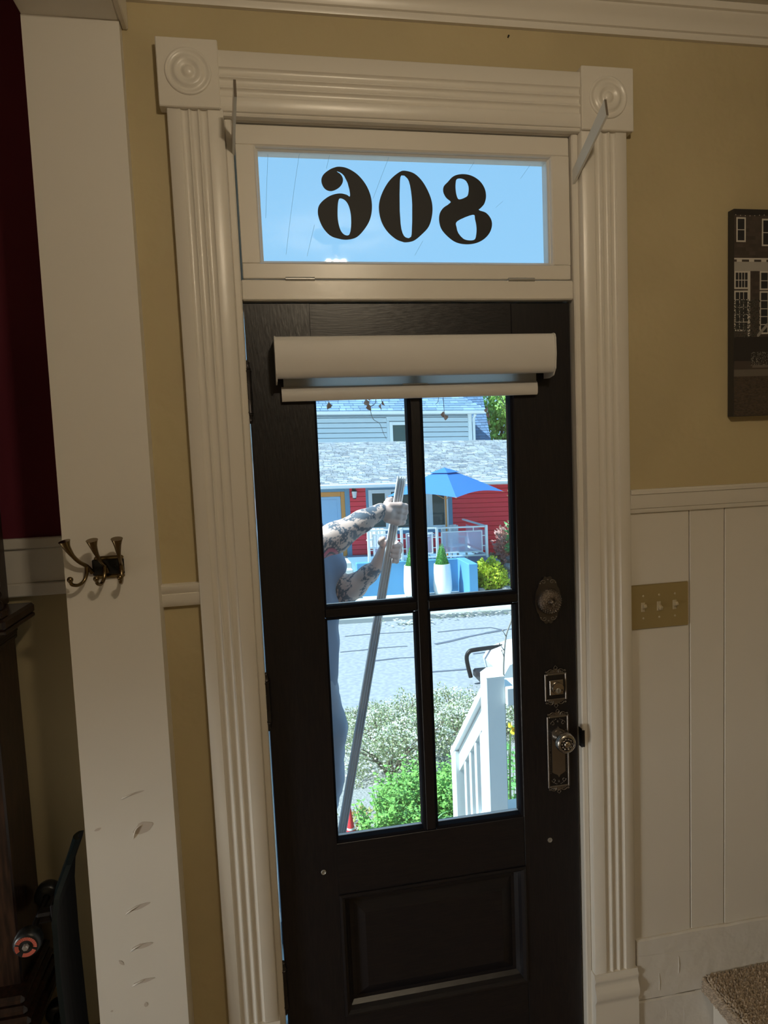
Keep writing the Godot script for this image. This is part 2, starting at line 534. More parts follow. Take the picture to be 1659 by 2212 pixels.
func room() -> void:
	var w := setting("wall_front", "ochre yellow plaster wall around the front door, white boards low on its right", "wall")
	var g := Geo.new()
	g.box(Vector3(-0.30, 0, -0.15), Vector3(-0.02, 2.75, 0))
	g.box(Vector3(0.832, 0, -0.15), Vector3(2.75, 2.75, 0))
	g.box(Vector3(-0.02, 2.458, -0.15), Vector3(0.832, 2.75, 0))
	put(w, "plaster", g, M.yellow_wall)
	g = Geo.new()   # the house's white clapboards outside
	g.box(Vector3(-4.6, -1.3, -0.51), Vector3(-0.22, 3.15, -0.482))
	g.box(Vector3(-0.248, -1.3, -0.482), Vector3(-0.22, 3.15, -0.15))
	g.box(Vector3(-0.248, -1.3, -0.19), Vector3(-0.021, 2.85, -0.152))
	g.box(Vector3(0.833, -1.3, -0.19), Vector3(2.8, 2.85, -0.152))
	g.box(Vector3(-0.021, 2.462, -0.19), Vector3(0.833, 2.85, -0.152))
	put(w, "outer_clapboards", g, M.outer_clapboard)
	var edges := [0.953, 1.1297, 1.2347, 1.50, 1.62, 1.90, 2.02, 2.30, 2.595]
	for i in edges.size() - 1:
		g = Geo.new()
		g.bb(Vector3(edges[i] + 0.0012, 0.20, 0.0), Vector3(edges[i + 1] - 0.0012, 1.497, 0.011), 0.0016)
		put(w, "plank", g, M.wainscot_paint)
	var f := setting("floor", "brown board floor of the hall and the front room", "floor")
	put(f, "boards", slab(Vector3(-4.5, -0.15, -0.40), Vector3(-0.25, 0, 4.65)), M.floor_wood)
	put(f, "boards", slab(Vector3(-0.25, -0.15, -0.15), Vector3(2.75, 0, 4.65)), M.floor_wood)
	f = setting("ceiling", "off white painted ceiling above the crown moulding", "ceiling")
	put(f, "plaster", slab(Vector3(-4.55, 3.05, -0.48), Vector3(-0.22, 3.15, 4.65)), M.ceiling_paint)
	put(f, "plaster", slab(Vector3(-0.25, 2.75, -0.15), Vector3(2.75, 2.85, 4.65)), M.ceiling_paint)
	f = setting("wall_back", "yellow wall at the back of the hall and the front room", "wall")
	put(f, "plaster", slab(Vector3(-4.5, 0, 4.5), Vector3(2.75, 3.05, 4.65)), M.yellow_wall)
	f = setting("wall_right", "yellow wall beyond the carpeted stairs", "wall")
	put(f, "plaster", slab(Vector3(2.6, 0, 0), Vector3(2.75, 2.75, 4.5)), M.yellow_wall)
	# the cased opening to the front room: a wide white post against the door wall and a header over it
	var p := setting("wall_left", "wide white post and header of the cased opening, with peeling paint chips", "wall")
	g = Geo.new()
	g.prism(poly([-0.397, 0.0, 0.085, 0.0, 0.030, 2.62, -0.397, 2.62]), Vector3(-0.421, 0, 0), Vector3(0, 0, 1), Vector3(0, 1, 0), Vector3(1, 0, 0), 0.195)
	put(p, "post", g, M.post_paint)
	g = Geo.new()
	g.bb(Vector3(-0.421, 2.62, -0.397), Vector3(-0.226, 3.05, 3.2), 0.002)
	put(p, "header", g, M.post_paint)
	g = Geo.new()
	g.bb(Vector3(-0.226, 2.618, 0.0), Vector3(-0.212, 2.715, 3.2), 0.003)
	put(p, "header_casing", g, M.trim_paint)
	put(p, "partition", slab(Vector3(-0.421, 0, 3.2), Vector3(-0.226, 3.05, 4.5)), M.yellow_wall)
	# chips where coats hung: torn paint with a curled lip
	for q in [[310, 1785, 44, 26, 0.35], [213, 1788, 15, 6, 0.3], [302, 1952, 50, 10, 0.25], [310, 2034, 44, 12, 0.12], [265, 2070, 15, 7, -0.9], [314, 2108, 44, 9, 0.12], [290, 1712, 44, 5, 0.2], [318, 2158, 8, 12, 0.0], [245, 2172, 5, 4, 0.0]]:
		paint_chip(p, q)
	# ceiling lamp above and just ahead of the camera: three bare bulbs on a brass pan
	var c := Vector3(0.425, 2.75, 1.66)
	var lamp := thing("ceiling_lamp", "brass three-bulb ceiling lamp in the hall", "lamp", c)
	g = Geo.new()
	g.lathe([Vector2(0.0, 0.0), Vector2(0.10, 0.0), Vector2(0.105, -0.008), Vector2(0.09, -0.022), Vector2(0.02, -0.03), Vector2(0.014, -0.10), Vector2(0, -0.11)], 24, at(c))
	put(lamp, "pan", g, M.antique_brass)
	for i in 3:
		var q := c + Vector3(-0.037 + 0.037 * i, -0.132, 0.0)
		g = Geo.new()
		g.tube([c + Vector3(0, -0.08, 0), q + Vector3(0, 0.018, 0)], [0.005], 8)
		put(lamp, "arm", g, M.antique_brass)
		g = Geo.new()
		g.ball(q, Vector3(0.009, 0.016, 0.009), 14, 10)
		put(lamp, "bulb", g, M.lamp_globe)
		var l := OmniLight3D.new()
		l.name = "bulb_light"
		l.light_color = lin(1.0, 0.82, 0.58)
		l.light_energy = LAMP / 3.0
		l.light_size = 0.012
		l.omni_range = 12.0
		l.omni_attenuation = 2.0
		l.shadow_enabled = true
		lamp.add_child(l, true)
		l.position = q - c

func post_face(y: float) -> float:
	return 0.085 - 0.055 * y / 2.62

func paint_chip(parent: Node, q: Array) -> void:   # torn paint: a lens of bare plaster, its lifted lip along the lower left
	var c := P(q[0], q[1], 0.06)
	c.z = post_face(c.y)
	var k: float = 1.55 / 1430.0
	var a := Basis(Vector3(0, 0, 1), q[4])
	var r := RandomNumberGenerator.new()
	r.seed = int(q[0] + q[1])
	var pts := PackedVector2Array()
	for i in 18:
		var t := TAU * i / 18
		var w := absf(cos(t))
		pts.append(Vector2(cos(t) * q[2] * k * 0.5, sin(t) * (1.0 - 0.45 * w) * q[3] * k * 0.5 * r.randf_range(0.85, 1.15)))
	var g := Geo.new()
	g.plate(pts, c + Vector3(0, 0, 0.0002), a.x, a.y, 0.0004)
	var chip := put(parent, "paint_chip", g, M.bare_plaster)
	if q[2] > 20:
		g = Geo.new()
		var lip := []
		for i in 9:
			var t := float(i) / 8
			lip.append(c + a * Vector3((t - 0.95) * q[2] * k * 0.62, (0.30 * sin(t * PI) + (t - 0.62) * 0.75) * q[3] * k, 0.0012 + 0.0030 * sin(t * PI)))
		g.tube(lip, [0.0006, 0.0018, 0.0026, 0.0024, 0.0017, 0.0021, 0.0016, 0.0011, 0.0004], 7, true, 0.6)
		put(chip, "curl", g, M.flake_paint)

# ------------------------------------------------------------------ casing round the door
func fluted(width: float, depth: float) -> PackedVector2Array:   # across the board: x along the width, y out of the wall
	var p := PackedVector2Array()
	p.append(Vector2(0, 0))
	p.append(Vector2(0, depth - 0.002))
	p.append(Vector2(0.002, depth))
	for c in [0.35, 0.52, 0.69]:
		for i in 9:
			var t := -1.0 + 2.0 * i / 8
			p.append(Vector2((c + t * 0.074) * width, depth - 0.0055 * sqrt(max(0.0, 1.0 - t * t))))
	p.append(Vector2(width - 0.002, depth))
	p.append(Vector2(width, depth - 0.002))
	p.append(Vector2(width, 0))
	return p

func door_frame() -> void:
	var t := setting("trim_1", "white fluted Victorian casing with bullseye corner blocks round the front door", "door casing")
	var W: Material = M.trim_paint
	var g := Geo.new()
	g.prism(fluted(0.121, 0.024), Vector3(-0.020, 0.27, 0), Vector3(-1, 0, 0), Vector3(0, 0, 1), Vector3(0, 1, 0), 2.18, 0.6)
	put(t, "casing_leg", g, W)
	g = Geo.new()
	g.prism(fluted(0.121, 0.024), Vector3(0.832, 0.23, 0), Vector3(1, 0, 0), Vector3(0, 0, 1), Vector3(0, 1, 0), 2.21, 0.6)
	put(t, "casing_leg", g, W)
	g = Geo.new()
	g.prism(fluted(0.129, 0.024), Vector3(-0.026, 2.577, 0), Vector3(0, -1, 0), Vector3(0, 0, 1), Vector3(1, 0, 0), 0.86, 0.6)
	g.prism(poly([0, 0, 0.019, 0, 0.021, 0.004, 0.019, 0.008, 0, 0.009]), Vector3(-0.024, 2.440, 0), Vector3(0, 0, 1), Vector3(0, 1, 0), Vector3(1, 0, 0), 0.856)
	put(t, "head_casing", g, W)
	for b in [[-0.155, -0.024, 2.449, 2.593], [0.831, 0.968, 2.440, 2.588]]:
		g = Geo.new()
		g.bb(Vector3(b[0], b[2], 0), Vector3(b[1], b[3], 0.032), 0.002)
		var block := put(t, "corner_block", g, W)
		g = Geo.new()
		var c := Vector3((b[0] + b[1]) / 2, (b[2] + b[3]) / 2 + 0.002, 0.032)
		g.lathe([Vector2(0.050, 0), Vector2(0.049, 0.003), Vector2(0.0465, 0.0042), Vector2(0.043, 0.003), Vector2(0.040, 0.0008), Vector2(0.035, 0.0008), Vector2(0.031, 0.0048), Vector2(0.027, 0.0062), Vector2(0.022, 0.0052), Vector2(0.017, 0.0012), Vector2(0.014, 0.001), Vector2(0.011, 0.0048), Vector2(0.006, 0.0072), Vector2(0, 0.008)], 36, at(c, BZ), 0.3)
		put(block, "bullseye", g, W)
	for b in [[-0.144, -0.017, 0.277], [0.829, 0.957, 0.235]]:
		g = Geo.new()
		var h: float = b[2]
		g.prism(poly([0, 0, 0.031, 0, 0.031, h - 0.094, 0.029, h - 0.088, 0.030, h - 0.080, 0.035, h - 0.072, 0.037, h - 0.060, 0.034, h - 0.046, 0.029, h - 0.036, 0.0275, h - 0.026, 0.031, h - 0.020, 0.031, h - 0.012, 0.027, h - 0.008, 0.026, h, 0, h]), Vector3(b[0], 0, 0), Vector3(0, 0, 1), Vector3(0, 1, 0), Vector3(1, 0, 0), b[1] - b[0], 0.7)
		put(t, "plinth_block", g, W)
	g = Geo.new()
	g.bb(Vector3(-0.0205, 0, -0.15), Vector3(-0.0035, 2.46, 0.006), 0.003)
	g.box(Vector3(-0.004, 2.089, -0.13), Vector3(0.006, 2.4390, -0.050))
	put(t, "jamb", g, W)
	g = Geo.new()
	g.bb(Vector3(0.8155, 0, -0.15), Vector3(0.8325, 2.46, 0.006), 0.003)
	g.box(Vector3(0.8085, 0, -0.13), Vector3(0.8160, 2.0435, -0.062))
	g.box(Vector3(0.8075, 2.089, -0.13), Vector3(0.8160, 2.4390, -0.050))      # the stop behind the door's latch side
	put(t, "jamb", g, W)
	g = Geo.new()
	g.bb(Vector3(-0.004, 2.4385, -0.15), Vector3(0.816, 2.46, 0.004), 0.003)
	put(t, "jamb", g, W)
	g = Geo.new()
	g.bb(Vector3(-0.004, 2.042, -0.15), Vector3(0.816, 2.089, 0.002), 0.003)
	g.box(Vector3(-0.004, 2.030, -0.13), Vector3(0.816, 2.0425, -0.062))
	put(t, "transom_bar", g, W)
	g = Geo.new()
	g.bb(Vector3(-0.004, 0.0, -0.16), Vector3(0.816, 0.012, 0.0), 0.003)
	put(t, "threshold", g, M.door_wood)
	g = Geo.new()   # strike plate with its lip by the latch
	g.bb(Vector3(0.8140, 0.872, -0.012), Vector3(0.8160, 0.924, 0.005), 0.0006)
	g.tube([Vector3(0.8180, 0.876, 0.0075), Vector3(0.8180, 0.920, 0.0075)], [0.0038], 8)
	put(t, "strike_plate", g, M.iron, "blackened metal strike plate")

# ------------------------------------------------------------------ the door
func bead(lo: Vector2, hi: Vector2, w: float, z0: float, z1: float) -> Geo:   # a sloping bead all round an opening
	var g := Geo.new()
	var o := [Vector3(lo.x, lo.y, z1), Vector3(hi.x, lo.y, z1), Vector3(hi.x, hi.y, z1), Vector3(lo.x, hi.y, z1)]
	var k := w * 0.45
	var a := [Vector3(lo.x + k, lo.y + k, z1 - 0.001), Vector3(hi.x - k, lo.y + k, z1 - 0.001), Vector3(hi.x - k, hi.y - k, z1 - 0.001), Vector3(lo.x + k, hi.y - k, z1 - 0.001)]
	var b := [Vector3(lo.x + w, lo.y + w, z1 - 0.005), Vector3(hi.x - w, lo.y + w, z1 - 0.005), Vector3(hi.x - w, hi.y - w, z1 - 0.005), Vector3(lo.x + w, hi.y - w, z1 - 0.005)]
	var d := [Vector3(lo.x + w, lo.y + w, z0), Vector3(hi.x - w, lo.y + w, z0), Vector3(hi.x - w, hi.y - w, z0), Vector3(lo.x + w, hi.y - w, z0)]
	g.ring(o, a, Vector3(0, 0, 1))
	var m := Vector3((lo.x + hi.x) / 2, (lo.y + hi.y) / 2, z1 + 0.2)
	for i in 4:
		var j := (i + 1) % 4
		g.quad(a[i], a[j], b[j], b[i], m - a[i])
		g.quad(b[i], b[j], d[j], d[i], Vector3(m.x, m.y, b[i].z) - (b[i] + b[j]) / 2)
	return g

func crest(g: Geo, c: Vector3, w: float, s: float, h: float) -> void:   # pierced scrollwork on a lock plate; s = 1 above it, -1 below it
	for side in [-1.0, 1.0]:
		var pts := []
		for i in 15:
			var t := float(i) / 14
			pts.append(c + Vector3(side * w * (0.06 + 0.36 * t), s * h * (0.15 + 0.42 * sin(t * PI) * (1.0 - 0.35 * t)), 0))
		g.tube(pts, [0.0011], 5)
		var curl := []
		for i in 12:
			var a := i * 0.5
			curl.append(c + Vector3(side * w * (0.43 - 0.05 * cos(a) * (1.0 - i / 14.0)), s * h * (0.22 + 0.16 * sin(a) * (1.0 - i / 14.0)), 0.0003))
		g.tube(curl, [0.001], 5)
		for k in 3:
			var x: float = side * w * (0.12 + 0.09 * k)
			g.tube([c + Vector3(x, s * h * 0.05, 0), c + Vector3(x + side * 0.002, s * h * (0.36 - 0.06 * k), 0)], [0.0009], 5)
	g.tube([c + Vector3(-w * 0.09, s * h * 0.66, 0), c + Vector3(0, s * h * 0.98, 0), c + Vector3(w * 0.09, s * h * 0.66, 0), c + Vector3(0, s * h * 0.40, 0), c + Vector3(-w * 0.09, s * h * 0.66, 0)], [0.0011], 5)
	g.plate(poly([-w * 0.40, 0, w * 0.40, 0, w * 0.30, s * h * 0.22, w * 0.06, s * h * 0.5, 0, s * h * 0.6, -w * 0.06, s * h * 0.5, -w * 0.30, s * h * 0.22]), c + Vector3(0, 0, -0.0022), Vector3(1, 0, 0), Vector3(0, 1, 0), 0.0012)

func frame_of(g: Geo, lo: Vector2, hi: Vector2, w: float, z0: float, z1: float, bev := 0.0006) -> void:
	g.bb(Vector3(lo.x, lo.y, z0), Vector3(lo.x + w, hi.y, z1), bev)
	g.bb(Vector3(hi.x - w, lo.y, z0), Vector3(hi.x, hi.y, z1), bev)
	g.bb(Vector3(lo.x + w, lo.y, z0), Vector3(hi.x - w, lo.y + w, z1), bev)
	g.bb(Vector3(lo.x + w, hi.y - w, z0), Vector3(hi.x - w, hi.y, z1), bev)

func front_door() -> void:
	var F := -0.012     # face of the door
	var K := -0.050     # its outer face
	var d := setting("door_1", "dark espresso stained wooden front door with four panes over one panel", "door")
	var g := Geo.new()
	g.prism(poly([0.0024, 0.012, 0.150, 0.012, 0.150, 2.037, -0.0022, 2.037]), Vector3(0, 0, K), Vector3(1, 0, 0), Vector3(0, 1, 0), Vector3(0, 0, 1), F - K)
	put(d, "stile", g, M.door_wood)
	g = Geo.new()
	g.bb(Vector3(0.653, 0.012, K), Vector3(0.811, 2.037, F), 0.002)
	put(d, "stile", g, M.door_wood)
	for r in [[1.905, 2.037], [0.555, 0.692], [0.012, 0.222]]:
		g = Geo.new()
		g.bb(Vector3(0.150, r[0], K), Vector3(0.653, r[1], F), 0.0008)
		put(d, "rail", g, M.rail_wood)
	g = Geo.new()
	g.bb(Vector3(0.385, 0.692, K + 0.004), Vector3(0.413, 1.905, F - 0.001), 0.003)
	put(d, "muntin", g, M.door_wood)
	for x in [[0.150, 0.385], [0.413, 0.653]]:
		g = Geo.new()
		g.bb(Vector3(x[0], 1.276, K + 0.004), Vector3(x[1], 1.300, F - 0.001), 0.003)
		put(d, "muntin", g, M.rail_wood)
		for y in [[0.692, 1.276], [1.300, 1.905]]:
			put(d, "glazing_bead", bead(Vector2(x[0], y[0]), Vector2(x[1], y[1]), 0.0058, K, F - 0.002), M.bead_wood)
			g = Geo.new()
			g.box(Vector3(x[0] + 0.002, y[0] + 0.002, -0.0385), Vector3(x[1] - 0.002, y[1] - 0.002, -0.0355))
			put(d, "pane", g, M.pane)
			g = Geo.new()
			g.bb(Vector3(x[0] + 0.001, y[0] + 0.0005, K + 0.001), Vector3(x[1] - 0.001, y[0] + 0.0064, -0.0388), 0.001)
			put(d, "sill_strip", g, M.porch_white, "white outer glazing strip")
	# the low panel
	g = Geo.new()
	var lo := Vector2(0.150, 0.222)
	var hi := Vector2(0.653, 0.555)
	g.box(Vector3(lo.x, lo.y, -0.046), Vector3(hi.x, hi.y, -0.032))
	var inner := [Vector3(0.185, 0.257, -0.032), Vector3(0.618, 0.257, -0.032), Vector3(0.618, 0.520, -0.032), Vector3(0.185, 0.520, -0.032)]
	var top := [Vector3(0.215, 0.287, -0.020), Vector3(0.588, 0.287, -0.020), Vector3(0.588, 0.490, -0.020), Vector3(0.215, 0.490, -0.020)]
	for i in 4:
		var j := (i + 1) % 4
		g.quad(inner[i], inner[j], top[j], top[i], Vector3(inner[i].x - 0.4, inner[i].y - 0.39, 0.3))
	g.quad(top[0], top[1], top[2], top[3], Vector3(0, 0, 1))
	put(d, "panel", g, M.rail_wood)
	g = Geo.new()
	var profile := [Vector3(0, 0, F + 0.004), Vector3(0.006, 0.006, F + 0.006), Vector3(0.013, 0.013, F + 0.001), Vector3(0.018, 0.018, F - 0.010), Vector3(0.026, 0.026, -0.0315)]
	for i in 4:
		var sx := 1.0 if i in [0, 3] else -1.0
		var sy := 1.0 if i in [0, 1] else -1.0
		var j := (i + 1) % 4
		var tx := 1.0 if j in [0, 3] else -1.0
		var ty := 1.0 if j in [0, 1] else -1.0
		var a := Vector3(lo.x if sx > 0 else hi.x, lo.y if sy > 0 else hi.y, 0)
		var b := Vector3(lo.x if tx > 0 else hi.x, lo.y if ty > 0 else hi.y, 0)
		for k in profile.size() - 1:
			var p: Vector3 = profile[k]
			var q: Vector3 = profile[k + 1]
			g.quad(a + Vector3(sx * p.x, sy * p.y, p.z), b + Vector3(tx * p.x, ty * p.y, p.z), b + Vector3(tx * q.x, ty * q.y, q.z), a + Vector3(sx * q.x, sy * q.y, q.z), Vector3(0, 0, 1))
		g.quad(a + Vector3(0, 0, F - 0.001), b + Vector3(0, 0, F - 0.001), b + Vector3(0, 0, F + 0.004), a + Vector3(0, 0, F + 0.004), -Vector3((sx + tx), (sy + ty), 0))
	put(d, "panel_moulding", g, M.rail_wood)
	for s in [Vector3(0.113, 0.623, F), Vector3(0.725, 0.617, F)]:
		g = Geo.new()
		g.lathe([Vector2(0.0066, 0), Vector2(0.0066, 0.0016), Vector2(0.005, 0.0024), Vector2(0.0035, 0.0012), Vector2(0, 0.0010)], 16, at(s, BZ))
		put(d, "screw", g, M.zinc, "small clear-rimmed metal screw")
	# hinges with steepled pins
	for y in [1.833, 1.085, 0.337]:
		g = Geo.new()
		var half := [Vector2(0.0078, 0), Vector2(0.0078, 0.0175), Vector2(0.0070, 0.0178), Vector2(0.0070, 0.0190), Vector2(0.0078, 0.0193), Vector2(0.0078, 0.045), Vector2(0.0088, 0.0465), Vector2(0.0088, 0.0495), Vector2(0.0070, 0.051), Vector2(0.0082, 0.0535), Vector2(0.0060, 0.0565), Vector2(0.0045, 0.064), Vector2(0.0052, 0.066), Vector2(0.0052, 0.068), Vector2(0.0030, 0.070), Vector2(0.0026, 0.073), Vector2(0, 0.0745)]
		var whole := []
		for i in range(half.size() - 1, 0, -1): whole.append(Vector2(half[i].x, -half[i].y))
		whole.append_array(half)
		g.lathe(whole, 14, at(Vector3(-0.0012, y, -0.0035)))
		put(d, "hinge", g, M.pewter_dark, "dark hinge barrel with steeple tips")
	door_hardware(d, F)
	roller_shade(F)

func swell(g: Geo, c: Vector3, f: float) -> void:
	for i in g.v.size(): g.v[i] = c + (g.v[i] - c) * Vector3(f, f, 1.0)

func door_hardware(d: Node, F: float) -> void:
	# the old twist doorbell: an oval scrolled rose under a chased dome
	var c := Vector3(0.7335, 1.276, F)
	var g := Geo.new()
	var pts := PackedVector2Array()
	for i in 48:
		var a := TAU * i / 48
		var wave := 1.0 + 0.045 * cos(a * 14) * (1.0 if absf(sin(a)) > 0.6 else 0.15)
		pts.append(Vector2(cos(a) * 0.0355 * wave, sin(a) * (0.058 + 0.004 * sin(a) * sin(a)) * wave))
	g.plate(pts, c, Vector3(1, 0, 0), Vector3(0, 1, 0), 0.004)
	var rose := put(d, "bell_rose", g, M.pewter_mid, "oval scrolled doorbell plate")
	g = Geo.new()
	for s in [-1.0, 1.0]:
		for side in [-1.0, 1.0]:
			var q := []
			for i in 16:
				var a := i * 0.45
				q.append(c + Vector3(side * (0.012 + 0.0075 * cos(a) * (1 - i / 20.0)), s * (0.0485 + 0.006 * sin(a) * (1 - i / 20.0)), 0.0045))
			g.tube(q, [0.0011], 5)
			g.ball(c + Vector3(side * 0.0215, s * 0.0455, 0.0045), Vector3(0.002, 0.002, 0.002), 8, 6)
		g.ball(c + Vector3(0, s * 0.0545, 0.0045), Vector3(0.003, 0.002, 0.002), 8, 6)
	put(rose, "scrolls", g, M.pewter)
	g = Geo.new()
	g.lathe([Vector2(0.0335, 0), Vector2(0.0335, 0.006), Vector2(0.0325, 0.009), Vector2(0.030, 0.014), Vector2(0.025, 0.0185), Vector2(0.018, 0.0215), Vector2(0.011, 0.023), Vector2(0.0095, 0.0215), Vector2(0.008, 0.023), Vector2(0.0065, 0.022), Vector2(0.005, 0.0245), Vector2(0.003, 0.027), Vector2(0, 0.028)], 32, at(c + Vector3(0.001, -0.001, 0.003), BZ), 0.6)
	var dome := put(d, "bell_dome", g, M.chased_pewter, "chased pewter doorbell dome")
	g = Geo.new()
	for r in 4:
		var rr: float = [0.0305, 0.0262, 0.0215, 0.0165][r]
		var hh: float = [0.0142, 0.0182, 0.0208, 0.0226][r]
		var k: int = [30, 24, 18, 12][r]
		for i in k:
			var a := TAU * (i + 0.5 * (r % 2)) / k
			g.ball(c + Vector3(0.001 + cos(a) * rr, -0.001 + sin(a) * rr, 0.003 + hh), Vector3(0.0014, 0.0014, 0.0011), 6, 4)
	put(dome, "chasing", g, M.pewter_bright)
	# deadbolt
	c = Vector3(0.750, 1.041, F)
	g = Geo.new()
	g.bb(c + Vector3(-0.030, -0.036, 0), c + Vector3(0.030, 0.036, 0.003), 0.001)
	var plate := put(d, "deadbolt_plate", g, M.pewter_dark, "square deadbolt plate with pierced crests")
	g = Geo.new()
	frame_of(g, Vector2(c.x - 0.031, c.y - 0.037), Vector2(c.x + 0.031, c.y + 0.037), 0.005, F, F + 0.0055, 0.0012)
	crest(g, c + Vector3(0, 0.037, 0.003), 0.062, 1.0, 0.021)
	crest(g, c + Vector3(0, -0.037, 0.003), 0.062, -1.0, 0.021)
	put(plate, "rim", g, M.pewter)
	g = Geo.new()
	g.bb(c + Vector3(-0.019, -0.020, 0.003), c + Vector3(0.019, 0.020, 0.009), 0.001)
	put(plate, "lock_box", g, M.pewter_bright)
	g = Geo.new()
	g.lathe([Vector2(0.0165, 0), Vector2(0.0165, 0.007), Vector2(0.0155, 0.009), Vector2(0, 0.009)], 28, at(c + Vector3(0.001, -0.001, 0.008), BZ))
	put(plate, "cylinder", g, M.pewter_bright)
	g = Geo.new()
	g.lathe([Vector2(0.0068, 0), Vector2(0.0068, 0.0015), Vector2(0.006, 0.002), Vector2(0, 0.002)], 20, at(c + Vector3(0.001, -0.006, 0.0168), BZ))
	put(plate, "plug", g, M.zinc)
	g = Geo.new()
	g.box(c + Vector3(0.0003, -0.0105, 0.0187), c + Vector3(0.0017, -0.002, 0.0190))
	g.lathe([Vector2(0.0013, 0), Vector2(0.0013, 0.0004), Vector2(0, 0.0004)], 8, at(c + Vector3(0.001, -0.003, 0.0187), BZ))
	for sx in [-0.0095, 0.0115]:
		g.lathe([Vector2(0.0018, 0), Vector2(0.0018, 0.0004), Vector2(0, 0.0004)], 10, at(c + Vector3(sx, -0.005, 0.0169), BZ))
	put(plate, "keyhole", g, M.iron)
	# knob on its long plate
	c = Vector3(0.7535, 0.863, F)
	g = Geo.new()
	g.bb(c + Vector3(-0.030, -0.098, 0), c + Vector3(0.030, 0.098, 0.003), 0.001)
	plate = put(d, "knob_plate", g, M.pewter_dark, "long door knob plate with floral relief")
	g = Geo.new()
	frame_of(g, Vector2(c.x - 0.031, c.y - 0.099), Vector2(c.x + 0.031, c.y + 0.099), 0.0052, F, F + 0.0055, 0.0013)
	crest(g, c + Vector3(0, 0.099, 0.003), 0.062, 1.0, 0.018)
	crest(g, c + Vector3(0, -0.099, 0.003), 0.062, -1.0, 0.018)
	put(plate, "rim", g, M.pewter)
	g = Geo.new()
	g.plate(poly([-0.0185, -0.056, -0.012, -0.060, -0.004, -0.064, 0, -0.071, 0.004, -0.064, 0.012, -0.060, 0.0185, -0.056, 0.0185, 0.056, 0.012, 0.060, 0.004, 0.064, 0, 0.071, -0.004, 0.064, -0.012, 0.060, -0.0185, 0.056]), c + Vector3(0, 0, 0.003), Vector3(1, 0, 0), Vector3(0, 1, 0), 0.002)
	put(plate, "shield", g, M.pewter)
	g = Geo.new()
	for s in [-1.0, 1.0]:
		for side in [-1.0, 1.0]:
			var q := []
			for i in 14:
				var a := i * 0.45
				q.append(c + Vector3(side * (0.0145 + 0.006 * cos(a) * (1 - i / 18.0)), s * (0.078 + 0.007 * sin(a) * (1 - i / 18.0)), 0.0035))
			g.tube(q, [0.001], 5)
			for i in 3: g.ball(c + Vector3(side * (0.006 + 0.004 * i), s * (0.0895 - 0.002 * i), 0.0035), Vector3(0.0016, 0.0016, 0.001), 6, 4)
			for i in 12: g.ball(c + Vector3(side * 0.0225, s * (0.005 + 0.0048 * i), 0.0033), Vector3(0.0009, 0.0014, 0.0008), 6, 4)
		g.ball(c + Vector3(0, s * 0.083, 0.0035), Vector3(0.003, 0.004, 0.0012), 8, 5)
	put(plate, "floral_relief", g, M.pewter)
	var k := Vector3(0.7545, 0.905, F)
	g = Geo.new()
	g.lathe([Vector2(0.016, 0.004), Vector2(0.016, 0.008), Vector2(0.011, 0.012), Vector2(0.010, 0.030), Vector2(0.014, 0.034), Vector2(0.0215, 0.037), Vector2(0.0235, 0.042), Vector2(0.0235, 0.046), Vector2(0.0225, 0.0475), Vector2(0.0232, 0.049), Vector2(0.0225, 0.0525), Vector2(0.0200, 0.0555), Vector2(0.0165, 0.0570), Vector2(0.0158, 0.0560), Vector2(0.0152, 0.0545), Vector2(0.0080, 0.0545), Vector2(0.0076, 0.0575), Vector2(0.0070, 0.0590), Vector2(0.0040, 0.0605), Vector2(0, 0.0610)], 36, at(k, BZ), 0.6)
	swell(g, k, 1.14)
	var knob := put(d, "door_knob", g, M.pewter_bright, "round pewter door knob with chased face")
	g = Geo.new()
	g.lathe([Vector2(0.0155, 0.0547), Vector2(0.0078, 0.0547)], 36, at(k, BZ))
	for i in 44:
		var a := TAU * i / 44
		g.tube([k + Vector3(cos(a) * 0.0216, sin(a) * 0.0216, 0.0534), k + Vector3(cos(a) * 0.0176, sin(a) * 0.0176, 0.0568)], [0.0006], 4)
	swell(g, k, 1.14)
	put(knob, "engraving", g, M.iron)
	g = Geo.new()
	for i in 10:
		var a := TAU * i / 10
		g.ball(k + Vector3(cos(a) * 0.0118, sin(a) * 0.0118, 0.0550), Vector3(0.0025, 0.0025, 0.0014), 8, 5)
		var b := a + TAU / 20
		g.tube([k + Vector3(cos(b) * 0.0095, sin(b) * 0.0095, 0.0552), k + Vector3(cos(b + 0.15) * 0.0140, sin(b + 0.15) * 0.0140, 0.0552)], [0.0007], 5)
	swell(g, k, 1.14)
	put(knob, "petals", g, M.pewter_bright)

